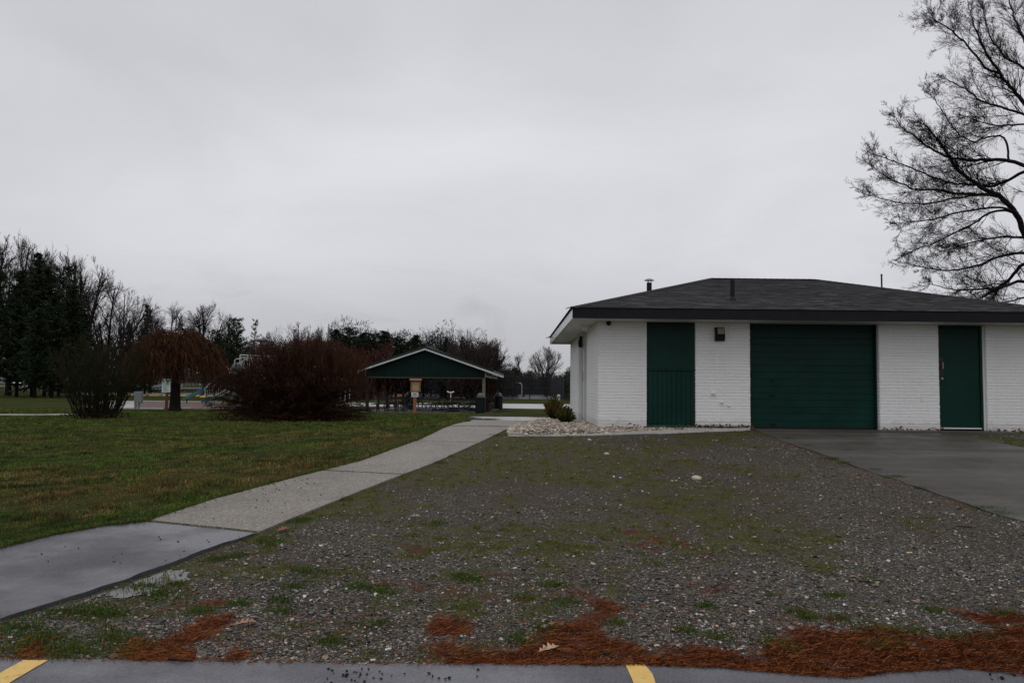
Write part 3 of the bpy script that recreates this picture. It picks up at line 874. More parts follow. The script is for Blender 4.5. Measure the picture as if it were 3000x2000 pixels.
hgt = rng.uniform(.014, .040, len(x)) * (.45 + 1.25 * sstep(.35, .7, p2)) * (1 + .008 * y)
edge_d = np.clip(1 - np.abs(np.interp(y, [q[1] for q in WK_L], [q[0] for q in WK_L]) - x) / .5, 0, 1)
gz = H(x, y) + (fbm(x * .8, y * .8, 5) - .5) * .05 * sstep(40, 25, y) * sstep(-1.2, -3.2, x - xs_line(y))
cg = gcol(len(x), dead, rng) * np.array([1.04, 1.05, 1.0]) * (.50 + 1.25 * sstep(.30, .72, .6 * fbm(x * 3.4, y * 3.4, 23, 3) + .4 * fbm(x * 9, y * 9, 27, 2)))[:, None]
tag(blades(x, y, gz, hgt * (1 + .5 * edge_d), .0018 + .00030 * y, cg, 'lawn_grass', 1.0), 'short patchy green and tan lawn grass left of the walk', 'grass', kind='stuff')
# weeds and turf edge, a little longer, hanging over the path
n0 = 9000
t = rng.random(n0)
E = np.concatenate([resample(AP_U, 300), LL]); idx = (t * (len(E) - 1)).astype(int)
ex_ = E[idx, 0] - np.abs(rng.normal(0, .06, n0)) + .015; ey_ = E[idx, 1] + np.abs(rng.normal(0, .05, n0)) - .01
tag(blades(ex_, ey_, H(ex_, ey_) + .01, rng.uniform(.03, .075, n0), np.full(n0, .004), gcol(n0, .25, rng), 'turf_edge', 1.2), 'longer grass fringe along the upper edge of the path', 'grass', kind='stuff')

# ------------------------------------------------------------------ the white brick building
ZB, ZT = .75, 2.997
X0, X1 = 1.84, 11.0
Y0_, Y1_ = 16.9, 24.9
bld = empty('park_building', ((X0 + X1) / 2, Y0_, ZB), 0, 'white painted brick park building with dark hip roof and green garage door', 'building')
bl = bld.location
def P_(mb):  # shift to local coordinates of the building
    mb.v = [(a - bl.x, b - bl.y, c - bl.z) for a, b, c in mb.v]; return mb

def bricks(mb, axis, a0, a1, fixed, sign, z0, z1, seed):
    """courses of bricks proud of a wall face; axis 0 runs along x (face at y=fixed), axis 1 along y (face at x=fixed)"""
    r_ = random.Random(seed)
    ch = .0681; n = int(round((z1 - z0) / ch)); ch = (z1 - z0) / n
    for i in range(n):
        off = (.105 if i % 2 else 0) + r_.uniform(-.004, .004)
        p = a0 - off
        while p < a1:
            q = p + .203
            s_, e_ = max(p, a0), min(q, a1)
            if s_ == a0: s_ -= r_.uniform(-.003, .004)
            if e_ == a1: e_ += r_.uniform(-.003, .004)
            if e_ - s_ > .012:
                d = .0095 + r_.uniform(-.0009, .0009)
                zA = z0 + i * ch + .0060 + r_.uniform(-.001, .001); zB_ = z0 + (i + 1) * ch - .0055 + r_.uniform(-.001, .001)
                b_ = .004
                # front face inset gives a soft arris
                if axis == 0:
                    o_, f_ = fixed, fixed + sign * d
                    v = [(s_, o_, zA), (e_, o_, zA), (e_, o_, zB_), (s_, o_, zB_), (s_+.001, f_, zA+b_), (e_-.001, f_, zA+b_), (e_-.001, f_, zB_-b_), (s_+.001, f_, zB_-b_)]
                else:
                    o_, f_ = fixed, fixed + sign * d
                    v = [(o_, s_, zA), (o_, e_, zA), (o_, e_, zB_), (o_, s_, zB_), (f_, s_+.001, zA+b_), (f_, e_-.001, zA+b_), (f_, e_-.001, zB_-b_), (f_, s_+.001, zB_-b_)]
                mb.add(v, ((4,5,6,7),(0,1,5,4),(1,2,6,5),(2,3,7,6),(3,0,4,7)))
            p = q + .0012
piers = [(1.84, 2.862), (3.905, 5.055), (7.80, 9.06), (10.07, 11.0)]
wm = MB()
for i, (a, b_) in enumerate(piers):
    wm.bb(a, b_, Y0_, Y0_ + .24, ZB + .0, ZT)
    bricks(wm, 0, a, b_, Y0_, -1, ZB, ZT, i)
    # returns at the openings
    if i: bricks(wm, 1, Y0_ + .01, Y0_ + .23, a, -1, ZB, ZT, 20 + i)
# end wall
DY0, DY1 = 19.5, 21.9
wm.bb(X0, X0 + .24, Y0_ + .24, DY0, ZB, ZT); wm.bb(X0, X0 + .24, DY1, Y1_, ZB, ZT)
bricks(wm, 1, Y0_ + .0, DY0, X0, -1, ZB, ZT, 40); bricks(wm, 1, DY1, Y1_, X0, -1, ZB, ZT, 41)
bricks(wm, 0, X0 + .01, X0 + .23, DY1, -1, ZB, ZT, 43)
wm.bb(X0, X1, Y1_ - .24, Y1_ - .001, ZB, ZT); wm.bb(X1 - .24, X1 - .001, Y0_ + .24, Y1_ - .24, ZB, ZT)
P_(wm).build('wall', M['brick'], bld)
# footing
ft = MB(); ft.bb(X0 + .02, X1 - .02, Y0_ + .02, Y1_ - .02, ZB - .35, ZB - .001)
P_(ft).build('foundation', simple('footing', (.10, .075, .06), .9, .3, 6, bs=.3), bld)

# green boarded window left of the lamp
bw = MB(); bw.bb(2.862, 3.905, Y0_ + .045, Y0_ + .10, 2.00, ZT - .002)
boarded = P_(bw).build('boarded_window', M['green_paint'], bld, bevel=.004)
lw_ = MB(); lw_.bb(2.862, 3.905, Y0_ + .05, Y0_ + .10, ZB + .075, 1.965)
xx = 2.90
r_ = random.Random(4)
while xx < 3.88:
    wv = min(.098, 3.895 - xx); lw_.bb(xx + .004, xx + wv - .004, Y0_ + .034, Y0_ + .0495, ZB + .08, 1.955); xx += .1
P_(lw_).build('plank_panel', M['green_paint'], bld, bevel=.003)
ld = MB(); ld.bb(2.855, 3.912, Y0_ + .012, Y0_ + .10, 1.966, 1.999); P_(ld).build('ledge', M['green_paint'], bld, bevel=.004)
sl_ = MB(); sl_.bb(2.858, 3.909, Y0_ - .006, Y0_ + .10, ZB - .02, ZB + .072); P_(sl_).build('sill', M['green_trim'], bld, bevel=.006)

# garage door
gz0, gz1 = ZB + .03, ZT - .004
gd = MB()
prof = []
nrib = 15
for i in range(nrib):
    a = gz0 + (gz1 - gz0) * i / nrib; b_ = gz0 + (gz1 - gz0) * (i + 1) / nrib
    g_ = .010 if i % 4 == 0 else .005
    prof += [(0, a + .001), (-.006, a + g_), (-.006, b_ - g_ * .6), (0, b_ - .001)]
YG = Y0_ + .19
gx0, gx1 = 5.085, 7.765
nx = 60
gv = []; gxx = np.linspace(gx0, gx1, nx)
for (dy, z) in prof:
    dent = .010 * np.exp(-(((gxx - 6.2) / .25) ** 2 + ((z - 1.10) / .09) ** 2)) + .007 * np.exp(-(((gxx - 6.35) / .18) ** 2 + ((z - 1.95) / .07) ** 2)) + .008 * np.exp(-(((gxx - 5.2) / .15) ** 2 + ((z - 1.75) / .08) ** 2)) + .004 * (fbm(gxx * 1.5, gxx * 0 + z * 2, 4) - .5)
    gv.append(np.stack([gxx - bl.x, YG + dy + dent - bl.y, np.full(nx, z - bl.z)], -1))
gv = np.stack(gv, 0)
gdo = npmesh('garage_door', gv.reshape(-1, 3), grid_faces(len(prof), nx), M['green_paint'], bld)
hd = MB()
for (zx, zz_, s_) in ((5.58, 1.78, .03), (5.60, 1.47, .07), (5.60, .86, .08)):
    hd = MB(); hd.box((zx, YG - .03, zz_), (s_ * 1.6, .03, .022)); hd.box((zx - s_ * .6, YG - .018, zz_), (.02, .03, .03)); hd.box((zx + s_ * .6, YG - .018, zz_), (.02, .03, .03)); P_(hd).build('handle', M['black'], gdo)
fr = MB(); fr.bb(5.056, 5.084, Y0_ + .10, Y0_ + .23, ZB, ZT - .003); P_(fr).build('garage_frame', M['green_paint'], bld); fr = MB(); fr.bb(7.766, 7.799, Y0_ + .10, Y0_ + .23, ZB, ZT - .003)
P_(fr).build('garage_frame', M['green_paint'], bld)
ws = MB(); ws.bb(5.085, 7.765, YG - .02, YG + .02, ZB + .016, ZB + .045); P_(ws).build('weather_strip', M['black'], gdo)

# steel door
dr = MB(); dr.bb(9.105, 9.985, Y0_ + .10, Y0_ + .145, ZB + .075, ZT - .05)
dro = P_(dr).build('door', M['green_paint'], bld, bevel=.003)
df = MB(); df.bb(9.062, 9.104, Y0_ + .07, Y0_ + .20, ZB, ZT - .003); df.bb(9.986, 10.03, Y0_ + .07, Y0_ + .20, ZB, ZT - .003); df.bb(9.104, 9.986, Y0_ + .07, Y0_ + .20, ZT - .048, ZT - .003)
P_(df).build('frame', M['green_paint'], dro, bevel=.003)
js = MB(); js.bb(10.031, 10.068, Y0_ + .05, Y0_ + .22, ZB, ZT - .003); P_(js).build('jamb', M['white_paint'], bld)
th = MB(); th.bb(9.11, 9.98, Y0_ + .06, Y0_ + .099, ZB + .045, ZB + .073); P_(th).build('door_sweep', M['white_metal'], dro)
lp = MB(); lp.box((9.165, Y0_ + .094, 2.12), (.085, .01, .40)); P_(lp).build('lock_plate', M['bronze'], dro)
hb = MB(); hb.tube([(9.175, Y0_ + .088, 2.20), (9.175, Y0_ + .045, 2.20), (9.175, Y0_ + .045, 2.07), (9.175, Y0_ + .088, 2.07)], .012, 8); P_(hb).build('pull_handle', M['steel'], dro, smooth=True)
kb = MB(); kb.lathe([(.012, 0), (.028, .01), (.032, .03), (.02, .045)], (0, 0, 0), 16)
kb.v = [(9.165 + a, Y0_ + .098 - c, 1.86 + b_) for a, b_, c in kb.v]; P_(kb).build('knob', M['steel'], dro, smooth=True)
for zz_ in (2.62, 1.86, 1.03):
    hg = MB(); hg.tube([(9.987, Y0_ + .064, zz_ - .055), (9.987, Y0_ + .064, zz_ + .055)], .011, 8); P_(hg).build('hinge', M['bronze'], dro)

# pair of end doors
for i, (a, b_) in enumerate(((DY0 + .04, 20.62), (20.74, DY1 - .02))):
    ed = MB(); ed.bb(X0 + .09, X0 + .13, a, b_, ZB + .06, 2.80); edo = P_(ed).build('end_door', M['sage'], bld, bevel=.003)
    if i == 0:
        for zz_ in (2.55, 1.78, 1.0):
            hg = MB(); hg.box((X0 + .07, a - .012, zz_), (.03, .05, .12)); P_(hg).build('hinge', M['black'], edo)
    else:
        hn = MB(); hn.tube([(X0 + .09, 20.88, 2.0), (X0 + .03, 20.88, 2.0), (X0 + .03, 20.88, 1.78), (X0 + .09, 20.88, 1.78)], .012, 8); P_(hn).build('pull_handle', M['dark_metal'], edo)
        kb = MB(); kb.box((X0 + .07, 20.80, 1.62), (.05, .05, .05)); P_(kb).build('lock', M['steel'], edo)
mu = MB(); mu.bb(X0 + .02, X0 + .20, 20.622, 20.738, ZB, ZT - .002); mu.bb(X0 + .04, X0 + .2, DY0 + .0, DY0 + .038, ZB, ZT - .002); mu.bb(X0 + .09, X0 + .2, DY0 + .04, 20.62, 2.802, ZT - .002); mu.bb(X0 + .09, X0 + .2, 20.74, DY1 - .02, 2.802, ZT - .002)
P_(mu).build('door_surround', M['white_paint'], bld, bevel=.003)

# roof: soffit, fascia, shingled slopes
EX0, EX1, EY0, EY1 = 1.225, 11.55, 16.15, 25.7
EZ = EYE + 1.654
RX0, RX1, RY = 5.25, 7.99, 20.93
RZ = EYE + 2.955
so_ = MB(); so_.bb(EX0 + .012, EX1 - .012, EY0 + .012, EY1 - .012, ZT + .001, ZT + .02)
P_(so_).build('soffit', M['soffit'], bld)
fa = MB()
for a in ((EX0, EX1, EY0, EY0 + .03), (EX0, EX1, EY1 - .03, EY1), (EX1 - .03, EX1, EY0 + .03, EY1 - .03)):
    fa.bb(*a, ZT - .004, EZ - .006)
P_(fa).build('fascia', M['fascia'], bld)
fe = MB(); fe.bb(EX0, EX0 + .03, EY0 + .03, EY1 - .03, ZT - .004, EZ - .006)
P_(fe).build('end_fascia', M['fascia_sheen'], bld)
# slopes as lapped courses
def slope(a, b, c, d, ncourse, V, Fc, UV, u_of):
    """a,b eave ends; d,c ridge ends (d over a)"""
    a, b, c, d = map(np.array, (a, b, c, d))
    nrm = np.cross(b - a, d - a); nrm = nrm / np.linalg.norm(nrm)
    if nrm[2] < 0: nrm = -nrm
    L = np.linalg.norm(np.cross(b - a, d - a)) / np.linalg.norm(b - a)
    e = (b - a) / np.linalg.norm(b - a)
    for i in range(ncourse):
        t0, t1 = i / ncourse, (i + 1) / ncourse
        A, B = a + (d - a) * t0, b + (c - b) * t0; D, C = a + (d - a) * t1, b + (c - b) * t1
        n = len(V)
        V += [A + nrm * .014, B + nrm * .014, C + nrm * .002, D + nrm * .002, A - nrm * .002, B - nrm * .002]
        for q, vv in ((A, t0), (B, t0), (C, t1), (D, t1), (A, t0), (B, t0)):
            UV.append((float(np.dot(q - a, e)) + u_of, vv * L * .142 * ncourse / L))
        Fc += [(n, n + 1, n + 2, n + 3), (n + 4, n + 5, n + 1, n)]
V, Fc, UV = [], [], []
e = .03
c_fl, c_fr, c_bl, c_br = (EX0 - e, EY0 - e, EZ), (EX1 + e, EY0 - e, EZ), (EX0 - e, EY1 + e, EZ), (EX1 + e, EY1 + e, EZ)
q0, q1 = (RX0, RY, RZ), (RX1, RY, RZ)
nc = 35
slope(c_fl, c_fr, q1, q0, nc, V, Fc, UV, 0); slope(c_br, c_bl, q0, q1, nc, V, Fc, UV, 3.3)
slope(c_bl, c_fl, q0, q0, nc, V, Fc, UV, 7.1); slope(c_fr, c_br, q1, q1, nc, V, Fc, UV, 11.7)
V = np.array(V) - np.array(bl)
roof = npmesh('roof', V, np.array(Fc), M['shingle'], bld, uv=np.array(UV))
# hip and ridge caps
def caps(p, q, n, mb):
    p, q = Vector(p), Vector(q); d = (q - p).normalized(); s_ = d.cross(Vector((0, 0, 1))).normalized(); u_ = s_.cross(d)
    for i in range(n):
        a = p.lerp(q, i / n) + u_ * .024; b_ = p.lerp(q, min(1, (i + 1.1) / n)) + u_ * .019
        w_ = .14
        mb.add([a - s_*w_ - u_*.03, a, a + s_*w_ - u_*.03, b_ - s_*w_ - u_*.03, b_, b_ + s_*w_ - u_*.03, a - s_*w_ - u_*.045, a - u_*.02, a + s_*w_ - u_*.045],
               ((0,1,4,3),(1,2,5,4),(6,7,1,0),(7,8,2,1)))
cp = MB()
for p, q, n in ((c_fl, q0, 40), (c_fr, q1, 38), (c_bl, q0, 40), (c_br, q1, 38), (q0, q1, 16)): caps(p, q, n, cp)
P_(cp).build('ridge_cap', M['shingle'], roof)

def roof_z(x, y):
    t = min((y - EY0) / (RY - EY0), (EY1 - y) / (EY1 - RY), (x - EX0) / (RX0 - EX0), (EX1 - x) / (EX1 - RX1))
    return EZ + (RZ - EZ) * t
# flue with cowl behind the left hip
fx, fy = float(at(1902, 840, 19.1)[0]), 19.1
z0 = roof_z(fx, fy); zt = float(at(1902, 828, fy)[2])
fl_ = MB(); fl_.lathe([(.062, z0 - .15), (.062, zt)], (fx, fy, 0), 18); flo = P_(fl_).build('flue', M['dark_metal'], roof, smooth=True)
cw = MB(); cw.lathe([(.122, zt + .05), (.118, zt + .062), (.05, zt + .095), (.012, zt + .105)], (fx, fy, 0), 18)
for k in range(3): cw.box((fx + .05 * math.cos(2.1*k), fy + .05 * math.sin(2.1*k), zt + .02), (.012, .012, .09))
P_(cw).build('cowl', M['steel'], flo, smooth=True)
fx, fy = float(at(2146, 870, 17.34)[0]), 17.34
z0 = roof_z(fx, fy); zt = float(at(2146, 821, fy)[2])
vp = MB(); vp.lathe([(.052, z0 - .1), (.052, zt), (.044, zt), (.044, zt - .1)], (fx, fy, 0), 18); vpo = P_(vp).build('vent_pipe', M['dark_metal'], roof, smooth=True)
bt = MB(); bt.lathe([(.095, z0 - .035), (.09, z0 + .02), (.07, z0 + .05), (.054, z0 + .075)], (fx, fy, 0), 18); bt.box((fx + .02, fy, z0 + .010), (.22, .16, .006), rx=math.atan2(RZ - EZ, RY - EY0))
P_(bt).build('pipe_boot', M['dark_metal'], vpo, smooth=True)
fx, fy = float(at(2583, 830, 21.5)[0]), 21.5
zt = float(at(2583, 803, fy)[2]); z0 = roof_z(fx, fy)
ma = MB(); ma.lathe([(.030, z0 - .1), (.030, z0 + .28), (.022, z0 + .285), (.022, zt - .05), (.026, zt - .045), (.026, zt)], (fx, fy, 0), 10); P_(ma).build('mast', M['dark_metal'], roof, smooth=True)

# lamps, camera, pipe stubs
def lamp(cx, cy, cz, face, parent):
    b_ = MB(); l_ = MB()
    if face == 0:
        b_.prism([(cy, cz - .145), (cy - .09, cz - .145), (cy - .11, cz - .02), (cy - .06, cz + .145), (cy, cz + .145)], 0, cx - .10, cx + .10)
        l_.prism([(cy - .112, cz - .0), (cy - .10, cz + .015), (cy - .066, cz + .13), (cy - .078, cz + .13)], 0, cx - .055, cx + .085)
    else:
        b_.prism([(cx, cz - .145), (cx - .09, cz - .145), (cx - .11, cz - .02), (cx - .06, cz + .145), (cx, cz + .145)], 1, cy - .10, cy + .10)
        l_.prism([(cx - .112, cz - .0), (cx - .10, cz + .015), (cx - .066, cz + .13), (cx - .078, cz + .13)], 1, cy - .085, cy + .085)
    o = P_(b_).build('wall_lamp', M['black'], parent, bevel=.006); P_(l_).build('lens', M['lens'], o)
pL = at(2107, 979, Y0_ - .012)
lamp(float(pL[0]), Y0_ - .012, float(pL[2]), 0, bld)
lamp(X0 - .012, 20.68, 2.78, 1, bld)
pc = at(1783, 947, Y0_ - .05)
sc_ = MB(); sc_.lathe([(.02, .05), (.045, .045), (.052, .0), (.035, -.035), (.01, -.05)], (float(pc[0]), Y0_ - .06, float(pc[2])), 14); sc_.box((float(pc[0]), Y0_ - .03, float(pc[2]) + .03), (.05, .06, .04))
P_(sc_).build('security_camera', M['black'], bld, smooth=True)
sd_ = MB(); sd_.lathe([(.02, -.10), (.07, -.085), (.09, -.04), (.095, 0), (.12, .0), (.12, .03)], (float(gx(1714, 17.9)), 17.9, ZT - .03), 18); P_(sd_).build('soffit_lamp', M['white_metal'], bld, smooth=True)
for (px_, py_, r__) in ((2090, 1153, .035), (2115, 1178, .022), (2137, 1188, .02)):
    p = at(px_, py_, Y0_ - .04); ps = MB(); ps.tube([(p[0], Y0_, p[2]), (p[0], Y0_ - .05, p[2]), (p[0] - .01, Y0_ - .075, p[2] - .01)], [r__, r__, r__ * .7], 10)
    P_(ps).build('pipe_stub', M['white_paint'], bld, smooth=True)
p = at(2702, 1168, Y0_ - .02); oc = MB(); oc.box((p[0], Y0_ - .016, p[2]), (.055, .012, .11)); P_(oc).build('cover_plate', M['white_paint'], bld, bevel=.004)

# ------------------------------------------------------------------ planting bed at the building
BD_F = [gnd(1487, 1277), gnd(1620, 1277), gnd(1750, 1276), gnd(2000, 1268), gnd(2196, 1261)]
BD_B = [gnd(1570, 1240), (X0 - .15, 20.3), (X0 - .03, 18.3), (X0 + .05, 16.93), (5.0, 16.93)]
F_ = resample(BD_F, 60)
# white board edging
eb = MB(); Fe = resample(BD_F, 14)
for i in range(13):
    a, b_ = Fe[i], Fe[i + 1]; w_ = .05
    za, zb_ = h1(*a), h1(*b_)
    t0 = .015 + .045 * min(1, i / 7); t1 = .015 + .045 * min(1, (i + 1) / 7)
    eb.add([(a[0], a[1] - w_, za - .05), (b_[0], b_[1] - w_, zb_ - .05), (b_[0], b_[1], zb_ - .05), (a[0], a[1], za - .05),
            (a[0], a[1] - w_, za + t0), (b_[0], b_[1] - w_, zb_ + t1), (b_[0], b_[1], zb_ + t1), (a[0], a[1], za + t0)],
           ((0,1,5,4),(4,5,6,7),(2,3,7,6)) + (((0,4,7,3),) if i == 0 else ()) + (((1,2,6,5),) if i == 12 else ()))
tag(eb.build('board_edging', M['white_edge']), 'white painted board edging along the front of the stone bed', 'edging')
# stones of the bed
nS = 11000
tt = rng.random(nS) ; ss = rng.random(nS)
Bk = resample([BD_B[0], BD_B[1], BD_B[2], BD_B[3], BD_B[4]], 60)
fi = (tt * 59); 
fa_ = np.stack([np.interp(fi, np.arange(60), F_[:, 0]), np.interp(fi, np.arange(60), F_[:, 1])], -1)
# back edge matched by x so that the bed fills to the walls
bxs = np.interp(fa_[:, 0], [-.1, .45, .68, X0 - .05, X0, 5.0], [15.75, 18.2, 19.5, 19.5, 16.93, 16.9])
x = fa_[:, 0]; y = fa_[:, 1] + (bxs - fa_[:, 1]) * ss
k = ~((x > X0 - .03) & (y > Y0_ - .03)); x, y = x[k], y[k]
s = np.clip(np.exp(rng.normal(math.log(.021), .32, len(x))), .010, .045) * np.where(x > 2.3, .8, 1)
lim = np.where(y < fa_[k][:, 1] + .06, .01, .02)
base_c = np.array([.33, .285, .235]) * np.exp(rng.normal(0, .32, (len(x), 1))) * (1 + rng.normal(0, .05, (len(x), 3)))
z = H(x, y) + .012 + s * .3 + np.clip(.05 * sstep(0, .35, (y - fa_[k][:, 1])), 0, .05) * sstep(2.0, 1.3, x)
bs = stones(x, y, z, s, np.clip(base_c, .05, .6), 'bed_stones', M['attr'], .7, 8)
tag(bs, 'pale tan river stones filling the bed beside the white wall', 'stones', kind='stuff')
# soil below the stones
sheet('planting_bed', [(a, b_ + .02) for a, b_ in F_], [(a, float(np.interp(a, [-.1, .45, .68, X0 - .05, X0, 5.0], [15.75, 18.2, 19.5, 19.5, 16.93, 16.9]))) for a, b_ in F_], 60, 12, .028, .08, simple('bed_soil', (.09, .072, .058), .9, .4, 14, bs=.6, bscale=30))

# dead leaves along the foot of the wall
def leaf_cloud(name, x, y, z, size, cols, seed):
    n = len(x); r_ = np.random.default_rng(seed)
    t = r_.normal(0, 1, (n, 3)); t[:, 2] *= .35; t /= np.linalg.norm(t, axis=1)[:, None]
    b_ = np.cross(t, r_.normal(0, 1, (n, 3))); b_ /= np.linalg.norm(b_, axis=1)[:, None]
    P = np.stack([x, y, z], -1); s_ = size[:, None]
    V = np.stack([P - t * s_, P + b_ * s_ * .55 + t * s_ * .1, P + t * s_, P - b_ * s_ * .55 + t * s_ * .1], 1).reshape(-1, 3)
    return npmesh(name, V, np.arange(4 * n).reshape(-1, 4), M['attr'], col={'col': np.repeat(cols, 4, 0)})
n = 420
x = np.concatenate([rng.uniform(3.9, 5.1, 200), rng.uniform(2.0, 5.0, 90), rng.uniform(10.0, 11.5, 60), rng.uniform(7.8, 9.1, 70)]); y = 16.86 - np.abs(rng.normal(0, .045, n)); y[200:290] -= rng.uniform(0, .5, 90)
z = H(x, y) + .035 + np.abs(rng.normal(0, .03, n)); z[290:] -= .01
cols = np.array([.11, .058, .030]) * np.exp(rng.normal(0, .5, (n, 1)))
tag(leaf_cloud('dead_leaves', x, y, z, rng.uniform(.02, .045, n), cols, 2), 'brown dead leaves gathered along the foot of the white wall', 'leaves', kind='stuff')

# ------------------------------------------------------------------ wood: tubes from segments
def seg_tubes(name, S, k, mat, parent=None):
    """S rows: p0(3) p1(3) r0 r1"""
    S = np.asarray(S, float).reshape(-1, 8); n = len(S)
    p0, p1, ra, rb = S[:, :3], S[:, 3:6], S[:, 6], S[:, 7]
    d = p1 - p0; d /= np.maximum(np.linalg.norm(d, axis=1), 1e-9)[:, None]
    ref = np.where(np.abs(d[:, 2:3]) < .9, np.array([[0, 0, 1.]]), np.array([[1., 0, 0]]))
    a = np.cross(d, ref); a /= np.linalg.norm(a, axis=1)[:, None]; b_ = np.cross(d, a)
    V = np.zeros((n, 2 * k, 3))
    for j in range(k):
        o = a * math.cos(2*PI*j/k) + b_ * math.sin(2*PI*j/k)
        V[:, j] = p0 + o * ra[:, None]; V[:, k + j] = p1 + o * rb[:, None]
    fc = np.array([(j, (j+1) % k, k + (j+1) % k, k + j) for j in range(k)])
    Fc = (fc[None] + (np.arange(n) * 2 * k)[:, None, None]).reshape(-1, 4)
    return npmesh(name, V.reshape(-1, 3), Fc, mat, parent, smooth=True)

def nrm(v):
    l = math.sqrt(v[0]*v[0] + v[1]*v[1] + v[2]*v[2]) or 1e-9
    return (v[0]/l, v[1]/l, v[2]/l)

def side_dir(d, ang, rg):
    # random direction at angle ang from d
    r_ = (rg.gauss(0,1), rg.gauss(0,1), rg.gauss(0,1))
    k = r_[0]*d[0] + r_[1]*d[1] + r_[2]*d[2]
    q = nrm((r_[0]-k*d[0], r_[1]-k*d[1], r_[2]-k*d[2]))
    c, s_ = math.cos(ang), math.sin(ang)
    return (d[0]*c+q[0]*s_, d[1]*c+q[1]*s_, d[2]*c+q[2]*s_)

def grow(out, p, d, length, r, lev, cfg, rg):
    """cfg[lev] = (step, wiggle, lift, n_children, child_ratio, child_angle, start)"""
    step, wig, lift, nch, ratio, cang, start = cfg[lev]
    n = max(2, int(length / step + .5)); st = length / n
    ends = cfg[lev + 1:] != [] and len(cfg) > lev + 1
    where = sorted(rg.uniform(start, 1) for _ in range(max(0, int(nch * rg.uniform(.75, 1.25) + .5)))) if ends else []
    wi = 0
    for i in range(n):
        d = nrm((d[0] + rg.gauss(0, wig), d[1] + rg.gauss(0, wig), d[2] + rg.gauss(0, wig) + lift))
        q = (p[0] + d[0]*st, p[1] + d[1]*st, p[2] + d[2]*st)
        if env[0] and i and env[0](q) > rg.uniform(.93, 1.06): break
        ra = r * (1 - .8 * i / n); rb = r * (1 - .8 * (i + 1) / n)
        out[lev].append((*p, *q, ra, rb))
        while wi < len(where) and where[wi] <= (i + 1) / n:
            t = where[wi]; f = t * n - i; f = min(max(f, 0), 1)
            s_ = (p[0] + (q[0]-p[0])*f, p[1] + (q[1]-p[1])*f, p[2] + (q[2]-p[2])*f)
            cl_ = length * ratio * rg.uniform(.6, 1.2) * (1.15 - .55 * t)
            cd = side_dir(d, cang * rg.uniform(.7, 1.3), rg)
            grow(out, s_, cd, cl_, max(r * (1 - .8 * t) * .55, cfg_min[0]), lev + 1, cfg, rg)
            wi += 1
        p = q
    return p
cfg_min = [.006]; env = [None]

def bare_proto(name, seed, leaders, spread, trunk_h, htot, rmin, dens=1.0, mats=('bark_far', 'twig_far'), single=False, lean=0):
    rg = random.Random(seed); cfg_min[0] = rmin
    L = (htot - trunk_h)
    cfg = [(L/10, .055, .035, 14*dens, .42, .62, .14), (L/16, .07, .045, 10*dens, .46, .55, .12), (L/20, .09, .04, 6*dens, .55, .5, .1), (L/24, .12, .03, 0, .5, .6, .1)]
    out = [[], [], [], []]
    tr = []
    zc_ = trunk_h + L * (.42 if not single else .5); ra_ = L * (.30 + .34 * spread) if not single else L * .26; rz_ = htot - zc_
    env[0] = lambda q: math.sqrt((q[0]**2 + q[1]**2) / ra_**2 + ((q[2] - zc_) / (rz_ if q[2] > zc_ else rz_ * .95))**2)
    p = (0, 0, -.3); r = htot * .022
    top = (lean, 0, trunk_h)
    tr.append((*p, 0, 0, trunk_h*.12, r*1.5, r*1.12)); tr.append((0, 0, trunk_h*.12, *top, r*1.12, r*.95))
    if single:
        grow(out, top, (0, 0, 1), L * 1.02, r * .95, 0, [(L/12, .03, .03, 30*dens, .34, .55, .05)] + cfg[1:], rg)
    else:
        for i in range(leaders):
            a = 2*PI*i/leaders + rg.uniform(-.4, .4); sp = spread * rg.uniform(.45, 1.15) if i else spread * .15
            dd = (math.cos(a)*math.sin(sp), math.sin(a)*math.sin(sp), math.cos(sp))
            zf = rg.uniform(.8, 1.0); st = (top[0]*zf, 0, trunk_h*zf)
            grow(out, st, dd, L*rg.uniform(.95, 1.15)/max(.75, math.cos(sp*.55)), r*.62, 0, cfg, rg)
    env[0] = None
    root = empty(name, (0, 0, 0))
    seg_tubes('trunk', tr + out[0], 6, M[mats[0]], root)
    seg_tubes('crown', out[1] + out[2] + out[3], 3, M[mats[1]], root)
    return root

